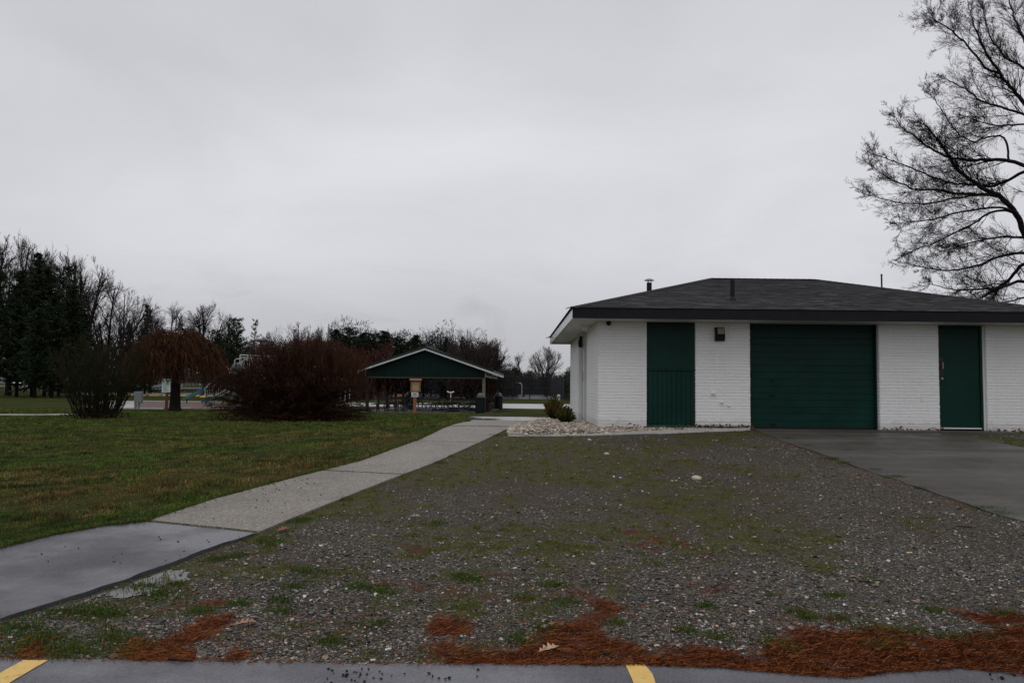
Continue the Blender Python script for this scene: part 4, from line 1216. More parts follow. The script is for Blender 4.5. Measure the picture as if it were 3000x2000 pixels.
def conifer_proto(name, seed, kind, bark='bark_pine', dark=1.0):
    """10 m conifer: 'spruce' conical and layered, 'pine' irregular tufts, 'open' sparse upswept limbs"""
    rg = random.Random(seed); r_ = np.random.default_rng(seed)
    segs = [(0, 0, -.3, 0, 0, 5, .17, .11), (0, 0, 5, rg.uniform(-.1, .1), 0, 9.7, .11, .02)]
    pts, dirs, sz = [], [], []
    z = {'spruce': .9, 'pine': 2.4, 'open': 2.2, 'wall': 1.4}[kind]
    while z < 9.8:
        t = z / 10
        if kind == 'spruce': rad = 2.5 * (1 - t) ** .85 + .12; nb = 9; dz = .27; drop = -.10 - .25 * (1 - t)
        elif kind == 'pine': rad = (2.5 * math.sin(min(1, (1 - t) * 1.5 + .12) * PI / 2) ** .9) * rg.uniform(.6, 1.15) + .1; nb = 7; dz = .42; drop = .16
        elif kind == 'wall': rad = (2.3 * (1 - t) ** .5) * rg.uniform(.65, 1.15) + .1; nb = 9; dz = .33; drop = .02
        else: rad = (2.7 * (1 - t) ** .62) * rg.uniform(.7, 1.1) + .12; nb = 5; dz = .55; drop = .38
        for b_ in range(nb):
            if rg.random() < .12: continue
            a = rg.uniform(0, 2*PI); L = rad * rg.uniform(.6, 1.15)
            p = (0, 0, z + rg.uniform(-.12, .12)); d = nrm((math.cos(a), math.sin(a), drop + rg.uniform(-.12, .12)))
            nst = max(3, int(L / .28)); st = L / nst; pr = p
            for i in range(nst):
                d = nrm((d[0], d[1], d[2] + (.09 if kind != 'spruce' else .05)))
                q = (pr[0]+d[0]*st, pr[1]+d[1]*st, pr[2]+d[2]*st)
                rr_ = .022 * (1 - i/nst) + .006
                segs.append((*pr, *q, rr_, rr_*.8))
                f = (i + 1) / nst
                nt_ = {'spruce': 5, 'pine': 7 if f > .4 else 2, 'open': 7 if f > .5 else 1, 'wall': 7}[kind]
                for _ in range(nt_):
                    u = rg.random()
                    pts.append((pr[0]+(q[0]-pr[0])*u + rg.gauss(0, .06), pr[1]+(q[1]-pr[1])*u + rg.gauss(0, .06), pr[2]+(q[2]-pr[2])*u + rg.gauss(0, .04)))
                    if kind == 'spruce': dd = (d[0] + rg.gauss(0, .7), d[1] + rg.gauss(0, .7), -.25 + rg.gauss(0, .25))
                    else: dd = (d[0]*.7 + rg.gauss(0, .55), d[1]*.7 + rg.gauss(0, .55), .35 + rg.gauss(0, .45))
                    dirs.append(nrm(dd)); sz.append(rg.uniform(.16, .36) * (1.15 if kind in ('pine', 'wall') else 1))
                pr = q
        z += dz * rg.uniform(.8, 1.2)
    P = np.array(pts); D = np.array(dirs); S = np.array(sz)[:, None]
    B = np.cross(D, r_.normal(0, 1, D.shape)); B /= np.linalg.norm(B, axis=1)[:, None]
    wv = S * (.20 if kind == 'spruce' else .15)
    V = np.stack([P - B * wv * .5, P + B * wv * .5, P + D * S * .6 + B * wv, P + D * S, P + D * S * .6 - B * wv], 1).reshape(-1, 3)
    n = len(P); i = np.arange(n)[:, None] * 5
    Fc = np.concatenate([i + np.array([[0, 1, 2]]), i + np.array([[0, 2, 4]]), i + np.array([[4, 2, 3]])])
    f = r_.random((n, 1)); base = np.array([.010, .019, .009]) * (1 - f) + np.array([.030, .047, .021]) * f
    if kind == 'open': base = base * np.array([1.15, 1.15, 1.25])
    root = empty(name, (0, 0, 0))
    seg_tubes('trunk', segs, 5, M[bark], root)
    npmesh('crown', V, Fc, M['attr'], root, col={'col': np.repeat(base * dark, 5, 0)})
    return root

PROTO = {
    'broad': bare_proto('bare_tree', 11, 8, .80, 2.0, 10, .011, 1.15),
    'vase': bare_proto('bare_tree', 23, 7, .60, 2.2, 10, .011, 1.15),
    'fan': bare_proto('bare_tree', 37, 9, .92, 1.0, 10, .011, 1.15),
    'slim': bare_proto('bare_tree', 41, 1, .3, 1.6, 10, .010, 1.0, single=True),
    'spruce': conifer_proto('spruce_tree', 3, 'spruce', dark=.85),
    'pine': conifer_proto('pine_tree', 5, 'pine'),
    'pine2': conifer_proto('pine_tree', 15, 'pine'),
    'wall': conifer_proto('pine_tree', 8, 'wall'),
    'open': conifer_proto('pine_tree', 9, 'open'),
}
used = {}
def plant(kind, px, d, top, wscale, rz, label, cat, group=None, base=None):
    x = gx(px, d); zb = h1(x, d) if base is None else base
    zt = float(at(px, top, d)[2]); hgt = zt - zb
    if kind not in used: o = PROTO[kind]; used[kind] = 1
    else: o = copy_tree(PROTO[kind])
    s_ = hgt / 10
    o.location = (x, d, zb - .02); o.rotation_euler = (0, 0, rz); o.scale = (s_ * wscale, s_ * wscale, s_)
    for q in ('label', 'category', 'group'):
        if q in o: del o[q]
    tag(o, label, cat, group)
    return o

# far trees, left to right: (kind, px, depth, top py, width, rot, label, category)
BT, CT = 'bare trees along the far edge of the park', 'conifers along the far edge of the park'
TREES = [
 ('vase', -60, 96, 700, .8, .3, 'tall bare tree cut by the left edge of the picture', 'bare tree', BT),
 ('vase', 25, 100, 688, .75, 1.3, 'tallest bare tree, its twigs highest over the dark wood', 'bare tree', BT),
 ('broad', 100, 108, 745, .7, 2.2, 'bare tree top rising just behind the tallest conifers at far left', 'bare tree', BT),
 ('wall', -25, 88, 770, .8, .5, 'dark conifer cut by the left edge of the picture', 'conifer', CT),
 ('wall', 50, 92, 790, .85, 1.9, 'dark conifer standing before the tallest bare tree', 'conifer', CT),
 ('spruce', 94, 94, 738, .72, 2.6, 'tallest conifer of the dark wood, with a pointed ragged top', 'conifer', CT),
 ('wall', 130, 97, 785, .85, .2, 'dark conifer close beside the tallest pointed one', 'conifer', CT),
 ('vase', 150, 104, 735, .7, 4.2, 'bare tree poking up between two conifer tops of the dark wood', 'bare tree', BT),
 ('pine', 172, 95, 768, .75, 4.0, 'dark pine with a bent tufted top in the middle of the wood', 'conifer', CT),
 ('vase', 215, 101, 742, .85, 2.9, 'bare tree with wide twigs at the right shoulder of the dark wood', 'bare tree', BT),
 ('spruce', 205, 90, 830, .95, 5.0, 'dark layered spruce ending the wood on its right', 'conifer', CT),
 ('spruce', 235, 99, 905, 1.0, 1.1, 'shorter layered spruce at the foot of the wood', 'conifer', CT),
 ('wall', 152, 88, 860, 1.05, 3.3, 'broad low dark conifer at the middle of the wood edge', 'conifer', CT),
 ('wall', 103, 86, 900, 1.1, 4.3, 'broad low dark conifer just right of the parked white car', 'conifer', CT),
 ('broad', 305, 105, 815, .85, .7, 'bare tree with dense fan of twigs sloping down from the wood', 'bare tree', BT),
 ('fan', 350, 110, 842, .8, 2.0, 'rounded bare tree behind the green twiggy shrub', 'bare tree', BT),
 ('spruce', 372, 112, 945, .9, 2.0, 'small spruce below the rounded bare tree', 'conifer', CT),
 ('spruce', 424, 118, 890, .72, .9, 'narrow spire of a spruce just left of the weeping tree', 'conifer', CT),
 ('broad', 500, 128, 885, .75, 3.1, 'thin pale bare tree directly behind the weeping tree crown', 'bare tree', BT),
 ('broad', 440, 132, 925, .8, 1.1, 'faint bare tree between the spruce spire and the weeping tree', 'bare tree', BT),
 ('vase', 600, 118, 890, 1.05, 5.2, 'wide bare tree above the right shoulder of the weeping tree', 'bare tree', BT),
 ('slim', 662, 122, 915, .9, 2.0, 'slender bare tree touching the pine behind the playground', 'bare tree', BT),
 ('pine', 690, 108, 925, .85, .4, 'full dark green pine left of the play tower roof', 'conifer', CT),
 ('pine2', 628, 112, 965, .9, 2.4, 'low pine peeping out behind the weeping tree', 'conifer', CT),
 ('open', 742, 104, 937, .78, .9, 'open pine with bare upswept limbs behind the play tower roof', 'conifer', CT),
 ('fan', 855, 122, 940, .85, 1.2, 'large hazy bare tree rising above the big red brown shrub', 'bare tree', BT),
 ('fan', 790, 126, 968, .7, 4.1, 'bare tree between the play tower and the hazy large one', 'bare tree', BT),
 ('vase', 945, 120, 956, .75, 3.7, 'bare tree next to the first dark pines behind the red shrub', 'bare tree', BT),
 ('wall', 985, 106, 965, 1.3, .3, 'leftmost dense pine of the dark row behind the pavilion', 'conifer', CT),
 ('pine2', 1022, 104, 958, 1.35, 1.7, 'highest pine of the dark row behind the pavilion', 'conifer', CT),
 ('wall', 1062, 107, 972, 1.3, 2.8, 'pine in the dark row just right of the highest one', 'conifer', CT),
 ('pine', 1092, 105, 970, 1.3, 4.5, 'pine in the dark row above the left slope of the pavilion', 'conifer', CT),
 ('wall', 1125, 106, 968, 1.3, 5.4, 'twin topped pine above the left eave of the pavilion', 'conifer', CT),
 ('pine2', 1162, 108, 985, 1.3, .8, 'pine left of the pavilion ridge, with a gap on its right', 'conifer', CT),
 ('wall', 1215, 110, 980, 1.15, 3.0, 'pointed pine just left of the pavilion ridge', 'conifer', CT),
 ('open', 1262, 128, 984, .62, 2.0, 'pale thin pine just right of the pavilion ridge', 'conifer', CT),
 ('spruce', 1305, 108, 990, .85, 2.9, 'dark conifer over the right slope of the pavilion roof', 'conifer', CT),
 ('pine', 1290, 112, 1005, .8, 5.9, 'low pine tucked beside the conifer over the pavilion roof', 'conifer', CT),
 ('wall', 1003, 114, 985, 1.4, 3.3, 'pine filling the gap behind the two leftmost pines of the row', 'conifer', CT),
 ('pine', 1042, 115, 982, 1.4, 1.0, 'pine behind the highest one of the dark row', 'conifer', CT),
 ('wall', 1078, 116, 986, 1.4, .6, 'pine set back in the dark row left of the pavilion roof', 'conifer', CT),
 ('pine2', 1145, 116, 994, 1.4, 2.2, 'pine set back right of the twin topped one', 'conifer', CT),
 ('wall', 1188, 117, 1000, 1.4, 4.4, 'low pine filling the gap left of the pavilion ridge', 'conifer', CT),
 ('wall', 1240, 117, 1006, 1.3, 5.1, 'low pine right behind the pavilion ridge', 'conifer', CT),
 ('wall', 1330, 116, 1010, 1.3, 2.6, 'low pine between the roof conifer and the big bare tree', 'conifer', CT),
 ('fan', 1385, 100, 955, 1.0, 2.6, 'big bare tree spreading over the right eave of the pavilion', 'bare tree', BT),
 ('broad', 1345, 112, 985, .8, 1.0, 'bare tree half hidden by the big bare one over the pavilion', 'bare tree', BT),
 ('vase', 1430, 108, 1000, .8, 5.0, 'right hand bare tree of the group over the pavilion eave', 'bare tree', BT),
 ('spruce', 1352, 104, 985, .55, 4.0, 'dark spruce inside the bare tree group over the pavilion', 'conifer', CT),
 ('wall', 1455, 104, 1045, .9, 2.0, 'short pine at the right end of the pavilion roof', 'conifer', CT),
 ('wall', 1505, 138, 1078, 1.1, 1.0, 'low bushy pine behind the fence, left of the slim bare tree', 'conifer', CT),
 ('pine', 1488, 136, 1090, 1.2, 2.0, 'low pine behind the court nearest the pavilion eave', 'conifer', CT),
 ('pine2', 1552, 140, 1086, 1.1, 3.0, 'low pine behind the basketball hoop', 'conifer', CT),
 ('slim', 1533, 132, 1028, 1.25, .5, 'slim pale bare tree standing behind the basketball hoop', 'bare tree', BT),
 ('vase', 1600, 134, 1013, .98, 1.6, 'lone rounded bare tree with forked trunk left of the building', 'bare tree', BT),
 ('pine', 1595, 142, 1092, 1.2, 4.0, 'low pine at the foot of the lone rounded bare tree', 'conifer', CT),
 ('wall', 1640, 146, 1098, 1.2, 5.0, 'low pine behind the dark windscreen of the court', 'conifer', CT),
 ('spruce', 1688, 96, 1030, .75, 1.4, 'dark spruce half hidden by the white end wall', 'conifer', CT),
 ('pine2', 1660, 150, 1088, 1.1, 2.0, 'low pine left of the spruce by the white end wall', 'conifer', CT),
]
for a in TREES: plant(*a)
for k_ in PROTO:
    if k_ not in used: PROTO[k_].location = (300, 300, 0)

# understory that closes the gaps under the far trees
def woods(name, bands, seed, label):
    r_ = np.random.default_rng(seed)
    Ps, Cs, Sz = [], [], []
    for (pa, pb, d0, d1, hmax, n, colr, *zm) in bands:
        px = r_.uniform(pa, pb, n); d = r_.uniform(d0, d1, n)
        x = (px - 1500) / F * d * 1.002
        hh = hmax * (.5 + .9 * fbm(x * .16, d * .1, seed, 3))
        z = H(x, d) + (zm[0] if zm else 0) + hh * r_.random(n) ** .9
        Ps.append(np.stack([x, d, z], -1)); Cs.append(np.array(colr) * np.exp(r_.normal(0, .45, (n, 1)))); Sz.append(r_.uniform(.12, .42, n))
    P = np.concatenate(Ps); C = np.concatenate(Cs) * 1.35; S = np.concatenate(Sz)[:, None]
    n = len(P)
    D = r_.normal(0, 1, (n, 3)); D[:, 2] = np.abs(D[:, 2]) * 2.6; D /= np.linalg.norm(D, axis=1)[:, None]
    B = np.cross(D, r_.normal(0, 1, (n, 3))); B /= np.linalg.norm(B, axis=1)[:, None]
    S = S * 1.5
    V = np.stack([P - B * S * .07, P + B * S * .07, P + D * S + B * S * .05, P + D * S - B * S * .05], 1).reshape(-1, 3)
    o = npmesh(name, V, np.arange(4 * n).reshape(-1, 4), M['attr'], col={'col': np.repeat(np.clip(C, 0, .3), 4, 0)})
    tag(o, label, 'undergrowth', kind='stuff')
woods('undergrowth', [
    (-150, 270, 112, 150, 9, 26000, (.007, .009, .005), 2.4),
    (240, 700, 126, 165, 7.0, 34000, (.012, .012, .008), 1.5),
    (620, 1000, 118, 150, 8.0, 34000, (.018, .014, .010)),
    (860, 1150, 96, 110, 8.2, 30000, (.034, .015, .012)),
    (960, 1330, 112, 140, 10.0, 46000, (.012, .013, .010)), (1290, 1440, 112, 140, 7.5, 16000, (.014, .013, .011)), (1420, 1520, 118, 140, 4.6, 9000, (.014, .014, .011)),
    (1310, 1460, 98, 112, 7.4, 16000, (.026, .017, .014)),
    (1460, 1720, 146, 175, 3.8, 20000, (.014, .017, .013)),
    (1660, 1780, 100, 112, 4.0, 5000, (.016, .022, .014))], 4, 'dark brushy undergrowth closing the gaps beneath the far trees')

# ------------------------------------------------------------------ the big bare tree on the right
def big_tree():
    D0 = 30.0
    def zp(zx, zy, d): return tuple(at(2400 + .606 * zx, .606 * zy, d))
    tbx = float(at(3110, 1100, D0)[0]); tbz = h1(tbx, D0)
    root = empty('big_bare_tree', (tbx, D0, tbz), 0, 'large bare tree with dense twigs behind the right end of the roof', 'bare tree')
    rg = random.Random(77); cfg_min[0] = .0046
    trunk = []; out = [[], [], [], []]
    tpts = [(tbx, D0, tbz - .3, .62), (tbx, D0, tbz + .5, .48), (*zp(1165, 1560, D0), .42), (*zp(1150, 1350, D0), .38), (*zp(1165, 1000, D0), .32), (*zp(1140, 650, D0), .25), (*zp(1130, 300, D0), .18), (*zp(1090, -150, D0), .11), (*zp(1050, -500, D0), .05)]
    for a, b_ in zip(tpts[:-1], tpts[1:]): trunk.append((*a[:3], *b_[:3], a[3], b_[3]))
    limbs = [
     ([(1160,1500),(1040,1230),(985,1120),(955,1035),(880,950),(800,915),(720,865),(650,795),(600,720),(545,640),(500,590)], .175, -1.0),
     ([(880,950),(760,940),(650,935),(560,915),(470,920),(400,890),(310,850),(240,790)], .07, -1.8, -.53),
     ([(1150,1000),(1060,830),(990,800),(900,770),(800,775),(720,775),(620,760),(540,720),(450,650),(390,610),(360,560)], .12, 1.2),
     ([(1150,1040),(1050,830),(985,830),(900,880),(830,905),(740,890),(640,890),(540,850),(440,810),(330,770),(250,740)], .095, 2.4),
     ([(1140,760),(1050,580),(990,500),(940,440),(880,360),(820,280),(780,200),(750,130),(730,60)], .12, -.5),
     ([(1140,780),(1060,600),(985,552),(880,520),(780,490),(720,440),(650,400),(590,370)], .08, 1.6),
     ([(880,360),(800,330),(720,220),(640,150),(580,110),(530,80)], .055, -2.2, -.35),
     ([(1130,420),(1040,280),(985,180),(950,110),(930,40),(900,-60)], .10, 1.0),
     ([(1150,1330),(1080,1230),(985,1220),(900,1230),(800,1270),(700,1300),(600,1310),(500,1290),(410,1270)], .085, .5),
     ([(1160,1480),(1080,1330),(985,1270),(930,1340),(860,1400),(780,1440),(700,1460)], .13, 2.8),
     ([(1160,1500),(1100,1380),(985,1355),(900,1385),(830,1395),(740,1400),(640,1400),(520,1370)], .10, -1.5),
     ([(960,1035),(900,1015),(830,1022),(750,1080),(650,1130),(550,1180),(480,1200),(420,1230)], .065, 1.0, -.38),
     ([(960,1030),(870,1000),(780,1010),(660,1030),(550,1060),(450,1075),(370,1080)], .055, -3.0, -.38),
     ([(850,940),(760,945),(650,960),(540,985),(420,985),(300,960),(200,930)], .055, 3.0, -.58),
     ([(1160,1420),(1080,1180),(1000,1150),(900,1140),(800,1160),(700,1180),(620,1210)], .07, -2.5),
     ([(918,785),(905,680),(880,655),(820,660),(740,690),(660,640),(610,560),(560,480),(510,430)], .05, 2.0, .45),
     ([(1062,606),(960,600),(860,610),(780,590),(700,560)], .05, -2.5, .35),
     ([(1140,560),(1060,430),(990,330),(900,280),(830,190),(800,90),(790,0)], .08, 2.6),
     ([(1150,1300),(1080,1420),(985,1440),(900,1460),(820,1475)], .07, 1.5)]
    cfgb = [(.5, .1, .02, 0, 0, 0, 0), (.26, .075, .018, 19, .30, .62, .06), (.13, .10, .012, 6, .42, .66, .15), (.08, .15, .0, 0, 0, 0, 0)]
    for li, (pts, r0_, dep, *s0) in enumerate(limbs):
        s0 = s0[0] if s0 else 0
        n = len(pts)
        W = [np.array(zp(a, b_, D0 + s0 + (dep - s0 * .6) * (i / (n - 1)) ** 1.2 * 1.6)) for i, (a, b_) in enumerate(pts)]
        # smooth subdivision
        T = np.linspace(0, n - 1, (n - 1) * 4 + 1)
        W = np.array(W)
        Wd = np.stack([np.interp(T, np.arange(n), W[:, k]) for k in range(3)], -1)
        Wd[1:-1] = .25 * Wd[:-2] + .5 * Wd[1:-1] + .25 * Wd[2:]
        Wd[1:-1] += np.array([[rg.gauss(0, .014) for _ in range(3)] for _ in range(len(Wd) - 2)])
        m = len(Wd)
        rs = r0_ * .68 * (1 - np.linspace(0, 1, m)) ** .8 + .008
        seglen = np.linalg.norm(np.diff(Wd, axis=0), axis=1); tot = seglen.sum()
        for i in range(m - 1): trunk.append((*Wd[i], *Wd[i + 1], rs[i], rs[i + 1]))
        acc = 0
        nb = int(tot * 5.0)
        ts = sorted(rg.uniform(.20, 1) ** .8 for _ in range(nb))
        for t in ts:
            j = min(m - 2, int(t * (m - 1))); f = t * (m - 1) - j
            p = Wd[j] * (1 - f) + Wd[j + 1] * f; d = nrm(tuple(Wd[j + 1] - Wd[j]))
            cd = side_dir(d, rg.uniform(.35, .80), rg)
            cd = nrm((cd[0], cd[1] * .8, cd[2] + .12))
            L = rg.uniform(1.0, 3.0) * (1.12 - .74 * t)
            grow(out, tuple(p), cd, L, max(.008, min(.020, rs[j] * .34)), 1, cfgb, rg)
        grow(out, tuple(Wd[-1]), nrm(tuple(Wd[-1] - Wd[-2])), .4, .010, 1, cfgb, rg)
    # limbs on the far sides of the crown
    for q in range(12):
        a = rg.uniform(-1.1, 1.1); zf = rg.uniform(3.5, 13)
        p = (tbx + rg.uniform(-.1, .1), D0, tbz + zf); dd = nrm((math.cos(a), math.sin(a), rg.uniform(.2, .9)))
        cfgc = [(.9, .08, .03, 14, .38, .7, .2)] + cfgb[1:]
        o2 = [[], [], [], []]
        grow(o2, p, dd, rg.uniform(4, 7), .11, 0, cfgc, rg)
        trunk += o2[0]; out[1] += o2[1]; out[2] += o2[2]; out[3] += o2[3]
    off = np.array([tbx, D0, tbz] * 2 + [0, 0])
    seg_tubes('trunk', np.array(trunk) - off, 8, M['bark'], root)
    tw = np.array(out[1] + out[2] + out[3]) - off
    seg_tubes('crown', tw, 3, M['twig'], root)
    return len(tw)
print('big tree twigs', big_tree())

# ------------------------------------------------------------------ shrubs and the weeping tree
def shrub(name, px, py, wpx, hpx, nst, colA, colB, label, cat, seed, up_bias, sub=5, lean=0, thick=.008, low=0, fan=0):
    X, Y = gnd(px, py); sc_ = Y / F; W = wpx * sc_ / 2; Hh = hpx * sc_; Z = h1(X, Y)
    rg = random.Random(seed)
    stems, tw = [], []
    for i in range(nst):
        a = rg.uniform(0, 2*PI); sp = rg.random() ** .6
        e = (W * sp * math.cos(a), W * .8 * sp * math.sin(a))
        hz = Hh * (1 - (sp ** 2.2) * (1 - up_bias)) * rg.uniform(.72, 1.02)
        if low and rg.random() < low: hz *= rg.uniform(.12, .6)
        b_ = (rg.gauss(0, W*.13) + lean*W*.1, rg.gauss(0, W*.11), -.05)
        if fan: b_ = (e[0] * .34 + rg.gauss(0, W*.05), e[1] * .34 + rg.gauss(0, W*.05), -.05)
        n = 9; prev = b_
        pts = []
        for k in range(n + 1):
            t = k / n
            o = t ** .85 if up_bias > .6 else math.sin(t * PI / 2) ** 1.15
            zz_ = hz * (math.sin(t * PI / 2) ** (.9) if up_bias <= .6 else t)
            if up_bias <= .6 and sp > .6: zz_ -= hz * .38 * max(0, t - .6) ** 1.3 * 2
            p = (b_[0] + (e[0]-b_[0])*o + rg.gauss(0, .025), b_[1] + (e[1]-b_[1])*o + rg.gauss(0, .025), zz_)
            pts.append(p)
        for k in range(n):
            r0_ = thick * 1.7 * (1 - k/n) + thick * .5
            stems.append((*pts[k], *pts[k+1], r0_, r0_ * .85))
            if k >= 2:
                for _ in range(sub if k > 3 else sub // 2):
                    if rg.random() < .55:
                        d = nrm(tuple(pts[k+1][q]-pts[k][q] for q in range(3))); c = side_dir(d, rg.uniform(.3, .9), rg)
                        if up_bias > .6: c = nrm((c[0], c[1], c[2] + .35))
                        L = rg.uniform(.15, .45) * Hh / 2.6; p = pts[k]; nn = 3
                        for u in range(nn):
                            c = nrm((c[0]+rg.gauss(0,.15), c[1]+rg.gauss(0,.15), c[2]+rg.gauss(0,.12)))
                            q = (p[0]+c[0]*L/nn, p[1]+c[1]*L/nn, p[2]+c[2]*L/nn)
                            if q[2] > .02: tw.append((*p, *q, thick*.62, thick*.45))
                            p = q
    root = empty(name, (X, Y, Z), 0, label, cat)
    seg_tubes('stems', stems, 4, simple(name + '_stems', colA, .8, .5, 2.2, spec=.08), root)
    seg_tubes('twigs', tw, 3, simple(name + '_twigs', colB, .8, .5, 1.4, spec=.08), root)
    # leaf litter caught at the foot, part of nothing else: small leaves within the shrub
    return root, (X, Y, Z, W, Hh)

red, rinfo = shrub('red_shrub', 850, 1230, 490, 225, 760, (.020, .0095, .006), (.034, .0150, .0085), 'big rounded red brown leafless shrub on the lawn before the playground', 'shrub', 5, .55, 6, thick=.0095, low=.45)
grn, ginfo = shrub('green_shrub', 285, 1224, 300, 255, 150, (.019, .018, .009), (.027, .026, .012), 'greenish leafless shrub of many upright stems fanning out on the left lawn', 'shrub', 9, .8, 4, thick=.0085, fan=1)
# sparse new leaves and litter
def shrub_leaves(root, info, n, colr, size, seed, zr=(0, .9), name='leaves', rr=.95):
    X, Y, Z, W, Hh = info; r_ = np.random.default_rng(seed)
    a = r_.uniform(0, 2*PI, n); q = np.sqrt(r_.random(n)) * W * rr; z = r_.uniform(zr[0], zr[1], n) * Hh * np.sqrt(np.clip(1 - (q / W) ** 2, .03, 1))
    o = leaf_cloud(name, q * np.cos(a), q * .8 * np.sin(a), z + .02, r_.uniform(size * .6, size * 1.3, n), np.array(colr) * np.exp(r_.normal(0, .5, (n, 1))), seed)
    o.parent = root; o['kind'] = 'stuff'
shrub_leaves(red, rinfo, 900, (.035, .060, .016), .022, 3, (.1, .75))
shrub_leaves(red, rinfo, 1500, (.040, .018, .011), .035, 4, (0, .12), 'leaf_litter')
shrub_leaves(grn, ginfo, 600, (.030, .018, .011), .04, 6, (0, .07), 'leaf_litter', .6)
shrub_leaves(grn, ginfo, 700, (.040, .058, .018), .018, 7, (.25, .9))

# upright red dogwood canes on the crown of the red shrub
X, Y, Z, W, Hh = rinfo; rg = random.Random(31); st = []
for i in range(240):
    x_ = rg.uniform(-.30, .88) * W; y_ = rg.uniform(-.5, .5) * W
    z0 = Hh * .45; zt = Hh * (1.20 - .32 * abs(x_ / W - .15) - .15 * abs(y_ / W)) * rg.uniform(.78, 1.02)
    p = (x_, y_, z0); d = (rg.gauss(0, .1), rg.gauss(0, .1), 1)
    for k in range(5):
        d = nrm((d[0] + rg.gauss(0, .07), d[1] + rg.gauss(0, .07), d[2])); L = (zt - z0) / 5
        q = (p[0]+d[0]*L, p[1]+d[1]*L, p[2]+d[2]*L); st.append((*p, *q, .011 - .0012*k, .010 - .0012*k))
        if k > 1:
            for _ in range(2):
                c = side_dir(d, rg.uniform(.3, .6), rg); LL_ = rg.uniform(.2, .45); st.append((*p, p[0]+c[0]*LL_, p[1]+c[1]*LL_, p[2]+abs(c[2])*LL_, .007, .005))
        p = q
seg_tubes('canes', st, 3, simple('cane_bark', (.050, .021, .011), .8, .5, 1.5, spec=.08), red)

def weeping():
    px, d = 514, 44.0
    x = gx(px, d); z = h1(x, d); s_ = d / F
    root = empty('weeping_tree', (x, d, z), 0, 'weeping tree with rust brown hanging twigs beside the green and white sign', 'weeping tree')
    rg = random.Random(12)
    zt = 250 * s_; W = 152 * s_
    tr = [(0, 0, -.3, .02, 0, .25, 26*s_, 17*s_), (.02, 0, .25, .0, 0, 60*s_, 17*s_, 14.5*s_), (0, 0, 60*s_, .04, 0, 110*s_, 14.5*s_, 15*s_)]
    head = (.04, 0, 108 * s_)
    limbs, hang = [], []
    for i in range(34):
        a = rg.uniform(0, 2*PI); rr_ = W * rg.uniform(.25, .72)
        e = (rr_*math.cos(a), rr_*math.sin(a), zt * rg.uniform(.82, .95) - .25 * (rr_ / W) * zt * .5)
        p = head; n = 7
        for k in range(n):
            t = (k+1)/n
            q = (head[0] + (e[0]-head[0])*t**1.15 + rg.gauss(0,.05), (e[1])*t**1.15 + rg.gauss(0,.05), head[2] + (e[2]-head[2])*math.sin(t*PI/2) + rg.gauss(0,.04))
            r0_ = .085*(1-k/n)+.018
            limbs.append((*p, *q, r0_, r0_*.85)); p = q
    for i in range(1400):
        a = rg.uniform(0, 2*PI); q = math.sqrt(rg.random())
        rr_ = W * q * .97
        dome = zt * (1 - .38 * q ** 2.4) * rg.uniform(.86, 1.0)
        L = zt * rg.uniform(.12, .56) * (.55 + .6 * q)
        p = (rr_*math.cos(a)*.86, rr_*math.sin(a)*.86, dome - .22*rg.random())
        o = (math.cos(a), math.sin(a)); n = 8
        vx = rg.uniform(.5, 1.3)
        # arching over, then hanging
        for k in range(n):
            t = (k+1)/n; out_ = vx * (1 - t) * .10 * W * .55
            q2 = (p[0] + o[0]*out_ + rg.gauss(0,.07), p[1] + o[1]*out_ + rg.gauss(0,.07), p[2] + (.05 if k == 0 else -L/n * (.5 + t)))
            if q2[2] < zt*.27: break
            r0_ = .016*(1-t)+.0065
            hang.append((*p, *q2, r0_, r0_*.85)); 
            if rg.random() < .4:
                hang.append((*p, p[0]+rg.gauss(0,.12), p[1]+rg.gauss(0,.12), p[2]-rg.uniform(.15,.4), .009, .007))
            p = q2
    seg_tubes('trunk', tr + limbs, 8, M['bark'], root)
    seg_tubes('crown', hang, 3, simple('weeping_twigs', (.058, .027, .013), .8, .75, 2.2, spec=.06), root)
weeping()

# small bushes by the end wall
def bush(name, px, py, wpx, hpx, label, seed, tipc):
    X, Y = gnd(px, py); s_ = Y / F; W = wpx*s_/2; Hh = hpx*s_; Z = h1(X, Y) + .04
    rg = random.Random(seed); r_ = np.random.default_rng(seed)
    st = []; P, D, C = [], [], []
    for i in range(110):
        a = rg.uniform(0, 2*PI); sp = rg.random() ** .6
        e = (W*sp*math.cos(a), W*sp*math.sin(a), Hh*(1 - .45*sp**2)*rg.uniform(.6, 1.05)); p = (0, 0, 0); n = 6
        for k in range(n):
            t = (k+1)/n; q = (e[0]*t**.8, e[1]*t**.8, e[2]*t); st.append((*p, *q, .006*(1-k/n)+.002, .005*(1-k/n)+.002))
            d = nrm((q[0]-p[0], q[1]-p[1], q[2]-p[2]))
            for _ in range(16):
                u = rg.random(); P.append((p[0]+(q[0]-p[0])*u, p[1]+(q[1]-p[1])*u, p[2]+(q[2]-p[2])*u)); D.append(side_dir(d, rg.uniform(.3, .9), rg))
                f = t * rg.random(); C.append(tuple((1-f)*b_+f*c for b_, c in zip((.030, .048, .012), tipc)))
            p = q
    root = empty(name, (X, Y, Z), 0, label, 'bush')
    P, D, C = map(np.array, (P, D, C)); n = len(P); S = r_.uniform(.022, .055, (n, 1))
    B = np.cross(D, r_.normal(0, 1, (n, 3))); B /= np.linalg.norm(B, axis=1)[:, None]
    V = np.stack([P, P + D*S*.5 + B*S*.22, P + D*S, P + D*S*.5 - B*S*.22], 1).reshape(-1, 3)
    seg_tubes('stems', st, 4, M['bark'], root)
    npmesh('foliage', V, np.arange(4*n).reshape(-1, 4), M['attr'], root, col={'col': np.repeat(C * np.exp(r_.normal(0, .3, (n, 1))), 4, 0)})
